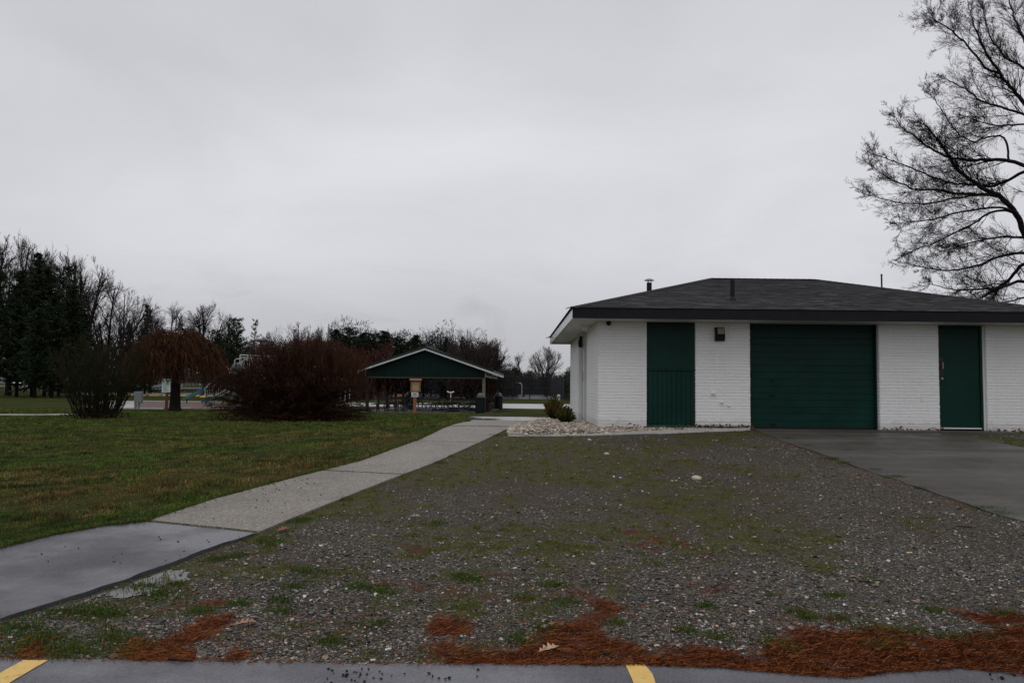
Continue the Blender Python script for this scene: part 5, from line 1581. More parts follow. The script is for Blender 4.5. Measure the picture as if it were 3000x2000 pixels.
bush('yew_bush', 1655, 1246, 62, 52, 'rounder green yew bush in front, on the stones by the end wall', 3, (.13, .12, .025))
bush('yew_bush', 1622, 1233, 66, 66, 'taller yew bush with orange tinted tips, behind the rounder one', 4, (.22, .13, .030))

# ------------------------------------------------------------------ pavilion
PD = 47.0
pxc = gx(1246, PD); pz = .09
pav = empty('picnic_pavilion', (pxc, PD, pz), -math.atan(87 / F), 'open picnic pavilion with dark green gable and wooden posts', 'pavilion')
HW, RW, LEN = 3.5, 3.98, 12.5
s47 = PD / F
z_beam = 2.11; z_eave = 2.42; z_peak = z_eave + 1.36
sb = MB(); sb.bb(-HW - .3, HW + .3, -.35, LEN + .3, -.15, .03); P2 = sb.build('floor_slab', M['slab'], pav)
for sx_ in (-1, 1):
    for k in range(5):
        y_ = .1 + (LEN - .2) * k / 4
        po = MB(); po.box((sx_ * (HW - .05), y_, (z_beam + .03) / 2 + .015), (.17, .17, z_beam - .03)); 
        o = po.build('post', M['pale_wood'] if (k == 0 and sx_ == 1) else M['old_wood'], pav)
        br = MB()
        for s2 in (-1, 1):
            if (k == 0 and s2 < 0) or (k == 4 and s2 > 0): continue
            br.add([(sx_*(HW-.05)-.05, y_+s2*.085, 1.15), (sx_*(HW-.05)+.05, y_+s2*.085, 1.15), (sx_*(HW-.05)+.05, y_+s2*.62, z_beam-.003), (sx_*(HW-.05)-.05, y_+s2*.62, z_beam-.003),
                    (sx_*(HW-.05)-.05, y_+s2*.085, 1.35), (sx_*(HW-.05)+.05, y_+s2*.085, 1.35), (sx_*(HW-.05)+.05, y_+s2*.48, z_beam-.003), (sx_*(HW-.05)-.05, y_+s2*.48, z_beam-.003)],
                   ((0,1,2,3),(4,7,6,5),(0,3,7,4),(1,5,6,2),(0,4,5,1)))
        # braces across the bay, seen from the front
        if sx_ == -1 or k > 0:
            for s2 in (-1, 1):
                xb = sx_*(HW-.05)
                br.add([(xb+s2*.087, y_-.05, 1.2), (xb+s2*.087, y_+.05, 1.2), (xb+s2*.42, y_+.05, z_beam-.003), (xb+s2*.42, y_-.05, z_beam-.003),
                        (xb+s2*.087, y_-.05, 1.5), (xb+s2*.087, y_+.05, 1.5), (xb+s2*.30, y_+.05, z_beam-.003), (xb+s2*.30, y_-.05, z_beam-.003)],
                       ((0,3,2,1),(4,5,6,7),(0,4,7,3),(1,2,6,5),(0,1,5,4)))
        br.build('brace', M['old_wood'], o)
bm_ = MB()
for sx_ in (-1, 1): bm_.bb(sx_*(HW-.12), sx_*(HW+.02), 0, LEN, z_beam, z_beam + .34)
for k in range(5): bm_.bb(-HW + .13, HW - .13, .1 + (LEN-.2)*k/4 - .04, .1 + (LEN-.2)*k/4 + .04, z_beam + .05, z_beam + .33)
bm_.build('beam', M['pale_wood'], pav)
hb_ = MB(); hb_.bb(-HW + .04, HW - .14, -.028, .012, z_beam - .10, z_beam - .003); hb_.build('header', simple('header_wood', (.060, .048, .034), .8, .3, 8), pav)
for sx_ in (-1, 1): tb = MB(); tb.bb(sx_*(HW+.022), sx_*(HW+.05), -.05, LEN + .05, z_beam + .02, z_beam + .40); tb.build('eave_board', M['pav_white'], pav)
def zr(x): return z_peak - (z_peak - z_eave) * abs(x) / RW
for y_ in (-.06, LEN + .03):
    ga = MB(); ga.prism([(-HW-.02, z_beam + .0), (HW+.02, z_beam + .0), (HW+.02, zr(HW) - .07), (0, z_peak - .07), (-HW-.02, zr(HW) - .07)], 1, y_, y_ + .03)
    x_ = -HW + .15
    while x_ < HW:
        yf = y_ if y_ < 0 else y_ + .0455
        ga.bb(x_ - .02, x_ + .02, yf - .022, yf - .0005, z_beam + .005, zr(x_) - .09); x_ += .2286
    ga.build('gable', M['pav_green'], pav)
rf = MB()
for sx_ in (-1, 1):
    rf.prism([(0, z_peak - .0), (sx_*(RW+.05), z_eave - .0), (sx_*(RW+.05), z_eave + .10), (0, z_peak + .10)], 1, -.47, LEN + .47)
    x_ = .15
    while x_ < RW:
        pass; x_ += .3
    for k in range(46):
        y_ = -.40 + k * (LEN + .8) / 45
        rf.add([(0, y_-.015, z_peak+.101), (0, y_+.015, z_peak+.101), (sx_*RW, y_+.015, z_eave+.101), (sx_*RW, y_-.015, z_eave+.101), (0, y_, z_peak+.125), (sx_*RW, y_, z_eave+.125)], ((0,4,5,3),(4,1,2,5),(3,5,2)))
pr = rf.build('roof', M['pav_roof'], pav)
rg_ = MB(); rg_.prism([(-.16, z_peak + .075), (0, z_peak + .13), (.16, z_peak + .075), (0, z_peak + .155)], 1, -.475, LEN + .475); rg_.build('ridge_cap', M['pav_roof'], pr)
rk = MB()
for sx_ in (-1, 1):
    for y_ in (-.44, LEN + .42):
        rk.prism([(0, z_peak - .115), (sx_*(RW+.01), z_eave - .115), (sx_*(RW+.01), z_eave - .005), (0, z_peak - .005)], 1, y_, y_ + .02)
    rk.bb(sx_*RW, sx_*(RW+.02), -.42, LEN + .42, z_eave - .15, z_eave - .003)
rk.build('rake_board', M['pav_white'], pav)
def inpav(x_, y_): 
    a = pav.rotation_euler.z; return (pav.location.x + x_*math.cos(a) - y_*math.sin(a), pav.location.y + x_*math.sin(a) + y_*math.cos(a))

# picnic tables
def table_proto():
    root = empty('picnic_table', (0, 0, 0))
    t = MB()
    for k in range(5): t.box((0, -.30 + .15*k, .755), (1.83, .140, .04))
    t.build('table_top', M['table_wood'], root)
    for s_ in (-1, 1):
        b_ = MB(); b_.box((0, s_*.62, .44), (1.83, .125, .04)); b_.box((0, s_*.76, .44), (1.83, .125, .04)); b_.build('bench', M['table_wood'], root)
    for s_ in (-1, 1):
        f = MB(); x_ = s_*.62; r_ = .026
        f.tube([(x_, -.28, .73), (x_, -.34, .66), (x_, -.62, .14), (x_, -.60, .06), (x_, -.52, .028), (x_, .52, .028), (x_, .60, .06), (x_, .62, .14), (x_, .34, .66), (x_, .28, .73)], r_, 8)
        f.tube([(x_, -.80, .415), (x_, .80, .415)], .022, 8); f.tube([(x_, -.3, .73), (x_, .3, .73)], .022, 8)
        f.tube([(x_, -.78, .41), (x_, -.80, .20), (x_, -.70, .06), (x_, -.52, .03)], .022, 8); f.tube([(x_, .78, .41), (x_, .80, .20), (x_, .70, .06), (x_, .52, .03)], .022, 8)
        f.tube([(x_, 0, .415), (x_ - s_*.5, 0, .72)], .016, 6)
        f.build('frame', M['table_steel'], root, smooth=True)
    return root
tp = table_proto()
TB = [(-2.35, .75, .12, 'front left dark picnic table under the pavilion, seen side on'),
      (-2.3, 3.4, -.05, 'dark picnic table behind the front left one in the pavilion'),
      (-2.25, 6.3, .08, 'third dark picnic table back on the left side of the pavilion'),
      (-2.3, 9.3, -.06, 'last dark picnic table on the left side of the pavilion'),
      (-.55, 1.6, PI/2 - .15, 'dark picnic table half hidden behind the notice board post'),
      (.62, .75, PI/2 - .08, 'front middle dark picnic table seen end on in the pavilion'),
      (.75, 3.6, PI/2 + .05, 'second dark picnic table in the middle row of the pavilion'),
      (.85, 6.5, PI/2 - .05, 'third dark picnic table in the middle row of the pavilion'),
      (1.0, 9.5, PI/2, 'last dark picnic table in the middle row of the pavilion'),
      (2.65, 1.6, PI/2 + .06, 'front dark picnic table by the right hand litter bin'),
      (2.7, 4.6, PI/2, 'second dark picnic table along the right posts of the pavilion'),
      (2.7, 7.6, PI/2 - .04, 'third dark picnic table along the right posts of the pavilion')]
for i, (a, b_, rz, lb) in enumerate(TB):
    o = tp if i == 0 else copy_tree(tp)
    X, Y = inpav(a, b_); o.location = (X, Y, pz + .03); o.rotation_euler = (0, 0, rz + pav.rotation_euler.z); tag(o, lb, 'picnic table', 'picnic tables under the pavilion')
o = copy_tree(tp); X = gx(1122, 76); o.location = (X, 76, h1(X, 76)); o.rotation_euler = (0, 0, .05); tag(o, 'picnic table standing out on the grass beyond the pavilion', 'picnic table', 'picnic tables on the grass')

# litter bins
def bin_proto():
    root = empty('litter_bin', (0, 0, 0))
    b_ = MB(); b_.lathe([(.24, 0), (.27, .03), (.285, .80), (.31, .82), (.31, .86), (.27, .87)], k=24)
    for k in range(24):
        a = 2*PI*k/24; b_.box((.287*math.cos(a), .287*math.sin(a), .42), (.012, .045, .72), rz=a)
    b_.build('body', M['bin_green'], root, smooth=True)
    l_ = MB(); l_.lathe([(.32, .862), (.325, .90), (.30, .93), (.24, .94)], k=24); l_.build('rim', M['bin_green'], root, smooth=True)
    d_ = MB(); d_.lathe([(.225, .94), (.22, 1.02), (.18, 1.11), (.11, 1.165), (.02, 1.185)], k=24); d_.build('dome_lid', M['bin_lid'], root, smooth=True)
    return root
bp = bin_proto()
for i, (px_, d_, lb) in enumerate(((1408, 45.6, 'dark green litter bin with grey dome lid at the front right pavilion corner'), (1461, 57.5, 'litter bin with dome lid outside the right rear of the pavilion'), (1200, 58.2, 'litter bin with dark dome behind the picnic tables, left of the notice board'))):
    o = bp if i == 0 else copy_tree(bp)
    X = gx(px_, d_); o.location = (X, d_, h1(X, d_) + (.03 if i == 2 else 0)); o.scale = (1.02,)*3; tag(o, lb, 'litter bin', 'domed litter bins around the pavilion')

# pedestal grill
X = gx(1432, 47.6); gr_ = empty('park_grill', (X, 47.6, h1(X, 47.6)), 0, 'black pedestal grill beside the litter bin at the pavilion corner', 'grill')
a = MB(); a.tube([(0, 0, 0), (0, 0, .80)], .04, 8); a.build('pedestal', M['dark_metal'], gr_)
a = MB(); a.bb(-.30, .30, -.22, -.20, .80, 1.0); a.bb(-.30, .30, .20, .22, .80, 1.0); a.bb(-.30, -.28, -.2, .2, .80, 1.0); a.bb(.28, .30, -.2, .2, .80, 1.0); a.bb(-.28, .28, -.2, .2, .80, .82); a.build('firebox', M['black'], gr_)
a = MB()
for k in range(12): a.tube([(-.27 + .049*k, -.2, .985), (-.27 + .049*k, .2, .985)], .008, 5)
a.build('grate', M['dark_metal'], gr_)

# notice board
d_ = 43.6; X = gx(1216, d_); Zg = h1(X, d_); q = d_ / F
nb_ = empty('notice_board', (X, d_, Zg), .02, 'small cedar notice board on a post before the pavilion, with white sign below', 'notice board')
def zq(py): return float(at(1216, py, d_)[2]) - Zg
a = MB(); a.bb(-.085, .085, -.02, .07, -.2, zq(1147)); a.build('post', M['orange_wood'], nb_)
bx0, bx1 = -13*q, 16*q
a = MB(); zt, zb_ = zq(1114), zq(1147); t_ = .07
a.bb(bx0, bx1, -.02, .08, zb_, zb_ + t_); a.bb(bx0, bx1, -.02, .08, zt - t_, zt); a.bb(bx0, bx0 + t_, -.02, .08, zb_ + t_, zt - t_); a.bb(bx1 - t_, bx1, -.02, .08, zb_ + t_, zt - t_); a.bb(bx0+.01, bx1-.01, .06, .085, zb_+.01, zt-.01)
fo = a.build('frame', M['orange_wood'], nb_)
a = MB(); a.bb(bx0 + t_, bx1 - t_, .02, .059, zb_ + t_, zt - t_); a.build('cork_panel', M['cork'], fo)
a = MB(); a.bb(bx0 - .05, bx1 + .05, -.12, .12, zt + .002, zt + .10); a.build('cap', M['cedar_light'], nb_)
a = MB(); a.bb(-10*q, 10*q, -.035, -.022, zq(1162), zq(1148.5)); sg = a.build('sign_plate', M['sign_white'], nb_)
a = MB()
for py_, w_ in ((1151.5, .12), (1154.5, .09), (1158, .16)): a.bb(-w_, w_, -.04, -.0355, zq(py_) - .018, zq(py_) + .018)
a.build('lettering', M['sign_ink'], sg)

# cedar bench at the back of the pavilion
d_ = 61; X = gx(1172, d_); be = empty('cedar_bench', (X, d_, h1(X, d_)), .03, 'orange cedar bench with slatted back behind the pavilion posts', 'bench')
a = MB(); [a.box((0, .02*k, .55 + .13*k), (1.0, .03, .11)) for k in range(4)]; a.build('backrest', M['cedar_light'], be)
a = MB(); [a.box((0, -.12 - .12*k, .44), (1.0, .1, .035)) for k in range(3)]; a.build('seat', M['orange_wood'], be)
for s_ in (-1, 1): a = MB(); a.box((s_*.42, -.35, .21), (.07, .07, .42)); a.box((s_*.42, .05, .5), (.07, .07, 1.0)); a.build('leg', M['orange_wood'], be)

# ------------------------------------------------------------------ paths in the distance, playground
def strip(name, pts_near, pts_far, off, mat, n=40, m=6):
    sheet(name, pts_near, pts_far, n, m, off, .06, mat)
def W(px, d): return (gx(px, d), d)
strip('far_path', [W(1455, 61), W(1500, 60), W(1700, 59)], [W(1455, 80), W(1500, 80), W(1700, 80)], .03, M['far_walk'])
strip('far_path', [W(985, 63), W(1200, 63), W(1440, 63)], [W(985, 78), W(1200, 79), W(1440, 80)], .03, M['far_walk'])
# path over the left lawn
lf = [(-40, 28.6), (-26, 29.7), (-21, 30.3), (-18.6, 31.4), (-17.6, 33)]
lr = [(-40, 30.1), (-26, 31.1), (-21.6, 31.6), (-19.6, 32.6), (-18.6, 34)]
strip('lawn_path', lf, lr, .03, M['far_walk'])
# concrete pad and mulch
strip('play_pad', [W(250, 50.5), W(330, 50.5), W(392, 50.5)], [W(300, 75), W(350, 75), W(415, 75)], .03, M['far_walk'])
sheet('mulch_bed', [W(394, 50), W(640, 50), W(1010, 50.5)], [W(416, 74), W(640, 74), W(960, 74)], 50, 30, .03, .1, M['mulch'])
# concrete kerb round the mulch
kb = MB()
def kerb(a, b_, h_=.08, w_=.10):
    n = 8
    for i in range(n):
        t = (i + .5) / n; c = [a[q] + (b_[q]-a[q]) * t for q in (0, 1)]; L = math.hypot(b_[0]-a[0], b_[1]-a[1]) / n
        kb.box((c[0], c[1], h1(*c) + h_/2 - .03), (L, w_, h_ + .06), rz=math.atan2(b_[1]-a[1], b_[0]-a[0]))
kerb(W(392, 49.6), W(470, 49.6)); kerb(W(470, 49.6), W(480, 49.4)); kerb(W(500, 49.4), W(560, 51.2))
kerb(W(405, 74.3), W(960, 74.3)); kerb(W(340, 49.6), W(392, 49.6))
tag(kb.build('playground_kerb', M['white_edge']), 'pale concrete kerb round the playground mulch', 'kerb')

# playground sign
d_ = 48.6; X = gx(489, d_); Zg = h1(X, d_); q = d_ / F
ps = empty('park_sign', (X, d_, Zg), 0, 'white sign with green header on a brown post beside the weeping tree trunk', 'sign')
def zs(py): return float(at(489, py, d_)[2]) - Zg
a = MB(); a.bb(-.075, .075, 0, .12, -.2, zs(1120)); a.build('post', M['orange_wood'] if False else simple('brown_post', (.075, .030, .016), .8, .3, 6), ps)
a = MB(); a.bb(-14*q, 14*q, -.03, -.005, zs(1149), zs(1110)); pl = a.build('sign_plate', M['sign_white'], ps, bevel=.008)
a = MB(); a.bb(-12.4*q, 12.4*q, -.038, -.031, zs(1116.3), zs(1111.2)); a.build('header', M['sign_green'], pl)
a = MB(); 
for k, (x0_, x1_) in enumerate(((-9, -4), (-3, 2), (3.5, 8))): a.bb(x0_*q, x1_*q, -.043, -.0385, zs(1114.6), zs(1112.6))
a.build('header_lettering', M['sign_white'], pl)
a = MB(); rg = random.Random(3)
for k in range(13):
    z = zs(1118.8 + 2.25*k); a.bb(-9.6*q, (-9.6 + rg.uniform(9, 17))*q, -.036, -.031, z - .008, z + .008)
a.build('lettering', M['sign_ink'], pl)

# electrical cabinet
d_ = 48.2; X = gx(408, d_); Zg = h1(X, d_); q = d_ / F
ec = empty('electrical_cabinet', (X, d_, Zg), .1, 'grey electrical cabinet on a pedestal by the playground pad', 'cabinet')
a = MB(); a.bb(-11*q, 10*q, -.12, .16, 18*q, 52*q); bxo = a.build('cabinet_body', M['grey_box'], ec, bevel=.01)
a = MB(); a.bb(-7*q, 9*q, -.14, -.121, 21*q, 50*q); a.build('door', M['grey_box'], bxo, bevel=.005)
a = MB(); a.bb(-10.8*q, -6*q, -.06, .06, -.1, 18*q); a.bb(-1*q, 3.5*q, -.06, .06, -.1, 18*q); a.build('pedestal', M['grey_box'], ec)

# toddler slide
d_ = 66; X = gx(572, d_); Zg = h1(X, d_); q = d_ / F
ts = empty('small_slide', (X, d_, Zg), 0, 'small teal slide with blue side panel, right of the weeping tree trunk', 'slide')
a = MB(); a.add([(-32*q, -.25, .35), (-32*q, .25, .35), (33*q, .25, 1.30), (33*q, -.25, 1.30), (-32*q, -.25, .22), (-32*q, .25, .22), (33*q, .25, 1.16), (33*q, -.25, 1.16)], ((0,1,2,3),(4,7,6,5),(0,3,7,4),(1,5,6,2),(0,4,5,1),(3,2,6,7)))
for s_ in (-1, 1): a.add([(-32*q, s_*.25, .22), (33*q, s_*.25, 1.16), (33*q, s_*.25, 1.42), (-32*q, s_*.25, .44), (-32*q, s_*.30, .22), (33*q, s_*.30, 1.16), (33*q, s_*.30, 1.42), (-32*q, s_*.30, .44)], ((0,1,2,3),(4,7,6,5),(3,2,6,7),(0,4,5,1),(0,3,7,4)))
a.build('chute', M['play_teal'], ts)
a = MB(); a.tube([(-23*q, 0, 0), (-23*q, 0, .36)], .05, 8); a.build('leg', M['play_green'], ts)
for x_ in (26, 38): a = MB(); a.tube([(x_*q, .32, 0), (x_*q, .32, 1.7)], .05, 8); a.tube([(x_*q, -.32, 0), (x_*q, -.32, 1.7)], .05, 8); a.build('post', M['play_green'], ts)
a = MB(); a.bb(18*q, 27*q, -.36, -.33, .55, 1.15); a.build('panel', M['play_blue'], ts)

# play structure
d_ = 62; PX = gx(760, d_); Zg = h1(PX, d_); q = d_ / F
pl_ = empty('play_structure', (PX, d_, Zg), 0, 'playground tower with arched roof and cream railings, mostly behind the red shrub', 'play structure')
def pq(px, py): return ((px - 760) * q, float(at(px, py, d_)[2]) - Zg)
def TL(mb, pts, r_, y=0, k=8): mb.tube([(pq(*p)[0], y, pq(*p)[1]) for p in pts], r_, k)
a = MB()
for y in (-.8, .8):
    TL(a, [(738, 1195), (737, 1045), (742, 1022), (753, 998)], .065, y); TL(a, [(812, 1195), (811, 1045), (803, 1020), (786, 998)], .065, y)
for px_ in (700, 850, 900, 950):
    for y in (-.8, .8): TL(a, [(px_, 1195), (px_, 1060)], .06, y)
a.build('post', M['play_brown'], pl_, smooth=True)
z_ = pq(768, 998)[1]
a = MB(); a.add([((746-760)*q, -.95, z_), ((790-760)*q, -.95, z_), ((790-760)*q, .95, z_), ((746-760)*q, .95, z_), ((756-760)*q, -.6, z_+.12), ((780-760)*q, -.6, z_+.12), ((780-760)*q, .6, z_+.12), ((756-760)*q, .6, z_+.12), ((746-760)*q, -.95, z_-.05), ((790-760)*q, -.95, z_-.05), ((790-760)*q, .95, z_-.05), ((746-760)*q, .95, z_-.05)],
      ((4,5,6,7),(0,1,5,4),(1,2,6,5),(2,3,7,6),(3,0,4,7),(8,9,1,0),(9,10,2,1),(10,11,3,2),(11,8,0,3),(11,10,9,8)))
a.lathe([(.13, z_+.12), (.13, z_+.17), (.07, z_+.21), (.01, z_+.22)], ((768-760)*q, 0, 0), 12)
a.build('roof', M['play_brown'], pl_)
a = MB(); zf = pq(760, 1112)[1]; a.bb((690-760)*q, (955-760)*q, -.85, .85, zf - .1, zf); a.build('deck', M['play_brown'], pl_)
a = MB()
for y in (-.87, .87):
    TL(a, [(712, 1041), (815, 1044)], .035, y); TL(a, [(712, 1048), (815, 1051)], .03, y)
    TL(a, [(815, 1072), (955, 1075)], .035, y); TL(a, [(815, 1108), (955, 1110)], .035, y); TL(a, [(712, 1108), (815, 1108)], .035, y)
    for k in range(13): TL(a, [(716 + 8*k, 1048), (716 + 8*k, 1108)], .018, y, 5)
    for k in range(15): TL(a, [(820 + 9.5*k, 1073), (820 + 9.5*k, 1108)], .018, y, 5)
    TL(a, [(712, 1041), (712, 1066), (718, 1075), (726, 1075)], .035, y)
    TL(a, [(697, 1068), (697, 1056), (702, 1052), (714, 1052)], .035, y)
a.build('railing', M['play_cream'], pl_, smooth=True)
a = MB()
for y in (-.7, .7):
    TL(a, [(613, 1196), (612, 1140), (618, 1128), (650, 1108), (690, 1088)], .035, y); TL(a, [(614, 1172), (650, 1154), (690, 1130)], .03, y)
    for k in range(11): TL(a, [(618 + 6.5*k, 1130 - 3.7*k), (618 + 6.5*k, 1170 - 3.6*k)], .017, y, 5)
    TL(a, [(664, 1100), (664, 1080), (670, 1073), (676, 1078), (678, 1088)], .035, y)
a.build('stair_rail', M['play_cream'], pl_, smooth=True)
a = MB()
for k in range(6):
    x_, z = pq(622 + 12*k, 1178 - 9*k); a.box((x_, 0, z), (.3, 1.3, .05))
a.build('stair', M['play_teal'], pl_)
a = MB(); pts = [(700, 1092), (705, 1110), (712, 1140), (705, 1168), (690, 1180)]
a.tube([(pq(*p)[0], -.95 - .1*i, pq(*p)[1]) for i, p in enumerate(pts)], .30, 14); a.build('tube_slide', M['play_green'], pl_, smooth=True)
a = MB(); a.lathe([(.55, 0), (.52, .25), (.38, .48), (.15, .58), (.02, .6)], (pq(700, 1085)[0], -.3, pq(700, 1085)[1]), 18); a.build('slide_hood', M['play_green'], pl_, smooth=True)
a = MB(); x_, z = pq(628, 1172); a.add([(x_-.45, -1.2, z-.12), (x_+.5, -1.2, z+.05), (x_+.5, -.5, z+.05), (x_-.45, -.5, z-.12), (x_-.45, -1.25, z+.12), (x_+.5, -1.25, z+.3), (x_+.5, -.45, z+.3), (x_-.45, -.45, z+.12)], ((0,3,2,1),(0,1,5,4),(2,3,7,6),(1,2,6,5))); a.build('slide_exit', M['play_teal'], pl_)
a = MB(); x_, z = pq(609, 1161); a.box((x_, -.9, z), (.35, .3, .1)); a.build('step', M['yellow'], pl_)
a = MB()
for px_ in (1004, 1013, 1022):
    TL(a, [(px_ - 70, 1195), (px_ - 62, 1125), (px_ - 40, 1106), (px_ - 12, 1112), (px_ - 2, 1134), (px_ - 2, 1195)], .035, (px_ - 1013) * .06)
a.build('hoop_climber', M['play_cream'], pl_, smooth=True)

# wheel stops
def stop_proto():
    root = empty('wheel_stop', (0, 0, 0))
    a = MB(); a.prism([(-.92, 0), (.92, 0), (.86, .12), (.80, .2), (-.80, .2), (-.86, .12)], 1, -.09, .09); a.build('block', M['yellow'], root, bevel=.02)
    return root
wp = stop_proto()
for i, (px_, lb) in enumerate(((412, 'leftmost yellow wheel stop, next to the grey cabinet'), (452, 'yellow wheel stop between the grey cabinet and the sign'), (493, 'yellow wheel stop behind the sign post'), (531, 'yellow wheel stop just right of the weeping tree trunk'), (570, 'yellow wheel stop under the small teal slide'), (610, 'yellow wheel stop at the foot of the play stair'), (372, 'yellow wheel stop behind the green shrub'))):
    o = wp if i == 0 else copy_tree(wp)
    d_ = 108; X = gx(px_, d_); o.location = (X, d_, h1(X, d_) + .02); o.scale = (.76, 1, 1.1); tag(o, lb, 'wheel stop', 'yellow wheel stops of the far car park')
sheet('car_park', [W(200, 109.5), W(640, 109.5)], [W(200, 135), W(640, 135)], 12, 6, .03, .05, M['court'])
strip('far_road', [(-220, 215), (-100, 215), (0, 214)], [(-220, 224), (-100, 224), (0, 224)], .03, M['far_walk'], 20, 3)

# parked car
d_ = 170; X = gx(73, d_); Zg = float(at(73, 1130.5, d_)[2])
car = empty('parked_car', (X, d_, Zg), PI * .97, 'white SUV parked far off between the dark trunks at left', 'car')
a = MB(); a.prism([(-2.3, .35), (2.3, .35), (2.35, .75), (2.2, .98), (1.25, 1.05), (-2.2, 1.05), (-2.35, .8)], 1, -.92, .92); a.build('body', M['car_white'], car, bevel=.08)
a = MB(); a.prism([(-2.15, 1.051), (1.2, 1.051), (.45, 1.62), (-1.8, 1.66)], 1, -.80, .80); cb_ = a.build('cabin', M['car_glass'], car, bevel=.05)
a = MB(); a.prism([(.5, 1.60), (.38, 1.70), (-1.85, 1.72), (-1.9, 1.63)], 1, -.82, .82); a.box((-.75, -.815, 1.35), (.1, .03, .6)); a.box((-.75, .815, 1.35), (.1, .03, .6)); a.build('roof', M['car_white'], car, bevel=.03)
for x_ in (-1.4, 1.4):
    for y_ in (-.85, .85):
        a = MB(); a.tube([(x_, y_-.1, .34), (x_, y_+.1, .34)], .34, 18); wo = a.build('wheel', M['tyre'], car); a = MB(); a.tube([(x_, y_-.11, .34), (x_, y_+.11, .34)], .2, 14); a.build('rim', M['steel'], wo)
# bank the car stands on
sheet('car_bank', [(X - 40, d_ - 6), (X + 60, d_ - 6)], [(X - 40, d_ + 12), (X + 60, d_ + 12)], 12, 4, .0, .02, M['lawn'], flat=Zg)

# low chain link fence far left
def fence(name, p0, p1, h_, nbay, label, cat, mesh_mat, post_mat, pr=.04, rails=(1.0,), cloth=None):
    root = empty(name, (p0[0], p0[1], h1(*p0)), 0, label, cat)
    pts = [(p0[0] + (p1[0]-p0[0])*i/nbay, p0[1] + (p1[1]-p0[1])*i/nbay) for i in range(nbay + 1)]
    L = [(x - p0[0], y - p0[1], h1(x, y) - root.location.z) for x, y in pts]
    for q in L: a = MB(); a.tube([(q[0], q[1], q[2] - .1), (q[0], q[1], q[2] + h_)], pr, 6); a.build('post', post_mat, root)
    for f in rails:
        a = MB(); a.tube([(u[0], u[1], u[2] + h_*f) for u in L], pr*.6, 5); a.build('rail', post_mat, root)
    a = MB()
    for u, v in zip(L[:-1], L[1:]): a.quad((u[0], u[1], u[2] + .03), (v[0], v[1], v[2] + .03), (v[0], v[1], v[2] + h_*.99), (u[0], u[1], u[2] + h_*.99))
    a.build('chain_link_mesh' if cloth is None else 'windscreen', mesh_mat, root)
    return root
fence('low_fence', (gx(-60, 150), 150), (gx(330, 150), 150), 1.2, 16, 'low grey chain link fence far off behind the dark trunks', 'fence', M['chain_grey'], M['steel'])
fence('low_fence', (gx(395, 138), 138), (gx(640, 138), 138), 1.1, 10, 'low chain link fence beyond the yellow wheel stops', 'fence', M['chain_grey'], M['steel'])
# tennis court fence
fd = 110
c0 = (gx(1655, fd), fd); c1 = (gx(1090, fd), fd); c2 = (c0[0] - .2, 160)
fence('court_fence', c1, c0, 3.1, 11, 'tall black chain link fence along the near side of the court', 'fence', M['chain'], M['fence_black'], .055, (1.0, .5))
fence('court_fence', c0, c2, 3.1, 8, 'dark windscreen fence along the right side of the court', 'fence', M['windscreen'], M['fence_black'], .055, (1.0,), cloth=1)
fence('court_fence', (c1[0], 160), c2, 3.1, 12, 'tall black chain link fence along the far side of the court', 'fence', M['chain'], M['fence_black'], .055, (1.0, .5))
sheet('tennis_court', [(c1[0], fd + 1), (c0[0] - .5, fd + 1)], [(c1[0], 158), (c0[0] - .6, 158)], 20, 8, .02, .04, M['court'])
# basketball hoop
d_ = 128; X = gx(1529, d_); Zg = h1(X, d_); q = d_ / F
bh_ = empty('basketball_hoop', (X, d_, Zg), 0, 'white gooseneck basketball hoop seen through the court fence', 'basketball hoop')
def bq(px, py): return ((px - 1529) * q, 0, float(at(px, py, d_)[2]) - Zg)
a = MB(); a.tube([bq(1529, 1165), bq(1529, 1130), bq(1527.5, 1125), bq(1524, 1122), bq(1513, 1121)], .075, 8); a.build('pole', M['white_metal'], bh_, smooth=True)
b0, b1 = bq(1512, 1113), bq(1512, 1122); a = MB(); a.bb(b0[0]-.05, b0[0]+.05, -.9, .9, b1[2], b0[2]); a.build('backboard', M['white_metal'], bh_)
c_ = bq(1508, 1122.5); a = MB(); pts = [(c_[0] + .23*math.cos(2*PI*k/14), .23*math.sin(2*PI*k/14), c_[2]) for k in range(15)]; a.tube(pts, .025, 6); a.build('rim', M['steel'], bh_)
a = MB()
for k in range(10): t = 2*PI*k/10; a.tube([(c_[0] + .23*math.cos(t), .23*math.sin(t), c_[2]), (c_[0] + .12*math.cos(t+.3), .12*math.sin(t+.3), c_[2]-.4)], .012, 4)
a.build('net', M['white_metal'], bh_)
# white curved bar on a post, seen through the pavilion
d_ = 92; X = gx(1321, d_); q = d_ / F; wt = empty('exercise_bar', (X, d_, h1(X, d_)), 0, 'white curved bar on a post seen through the pavilion', 'exercise bar')
def eq(px, py): return ((px - 1321) * q, 0, float(at(px, py, d_)[2]) - h1(X, d_))
a = MB(); a.tube([eq(1310, 1146), eq(1314, 1148.5), eq(1321, 1149.5), eq(1327, 1148.5), eq(1330, 1146)], .07, 8); a.build('bar', M['white_metal'], wt, smooth=True)
a = MB(); a.tube([eq(1321, 1175), eq(1321, 1149.5)], .045, 8); a.build('post', M['white_metal'], wt)
# plain bollard-like white post by the fence corner
d_ = 104; X = gx(1637, d_); a = MB(); a.lathe([(.2, 0), (.2, .5), (.26, .52), (.26, .62), (.12, .7), (.10, .78)], (0, 0, 0), 14); o = a.build('white_post', M['white_edge'], None, smooth=True); o.location = (X, d_, h1(X, d_)); tag(o, 'small pale fountain post at the corner of the court fence', 'fountain')
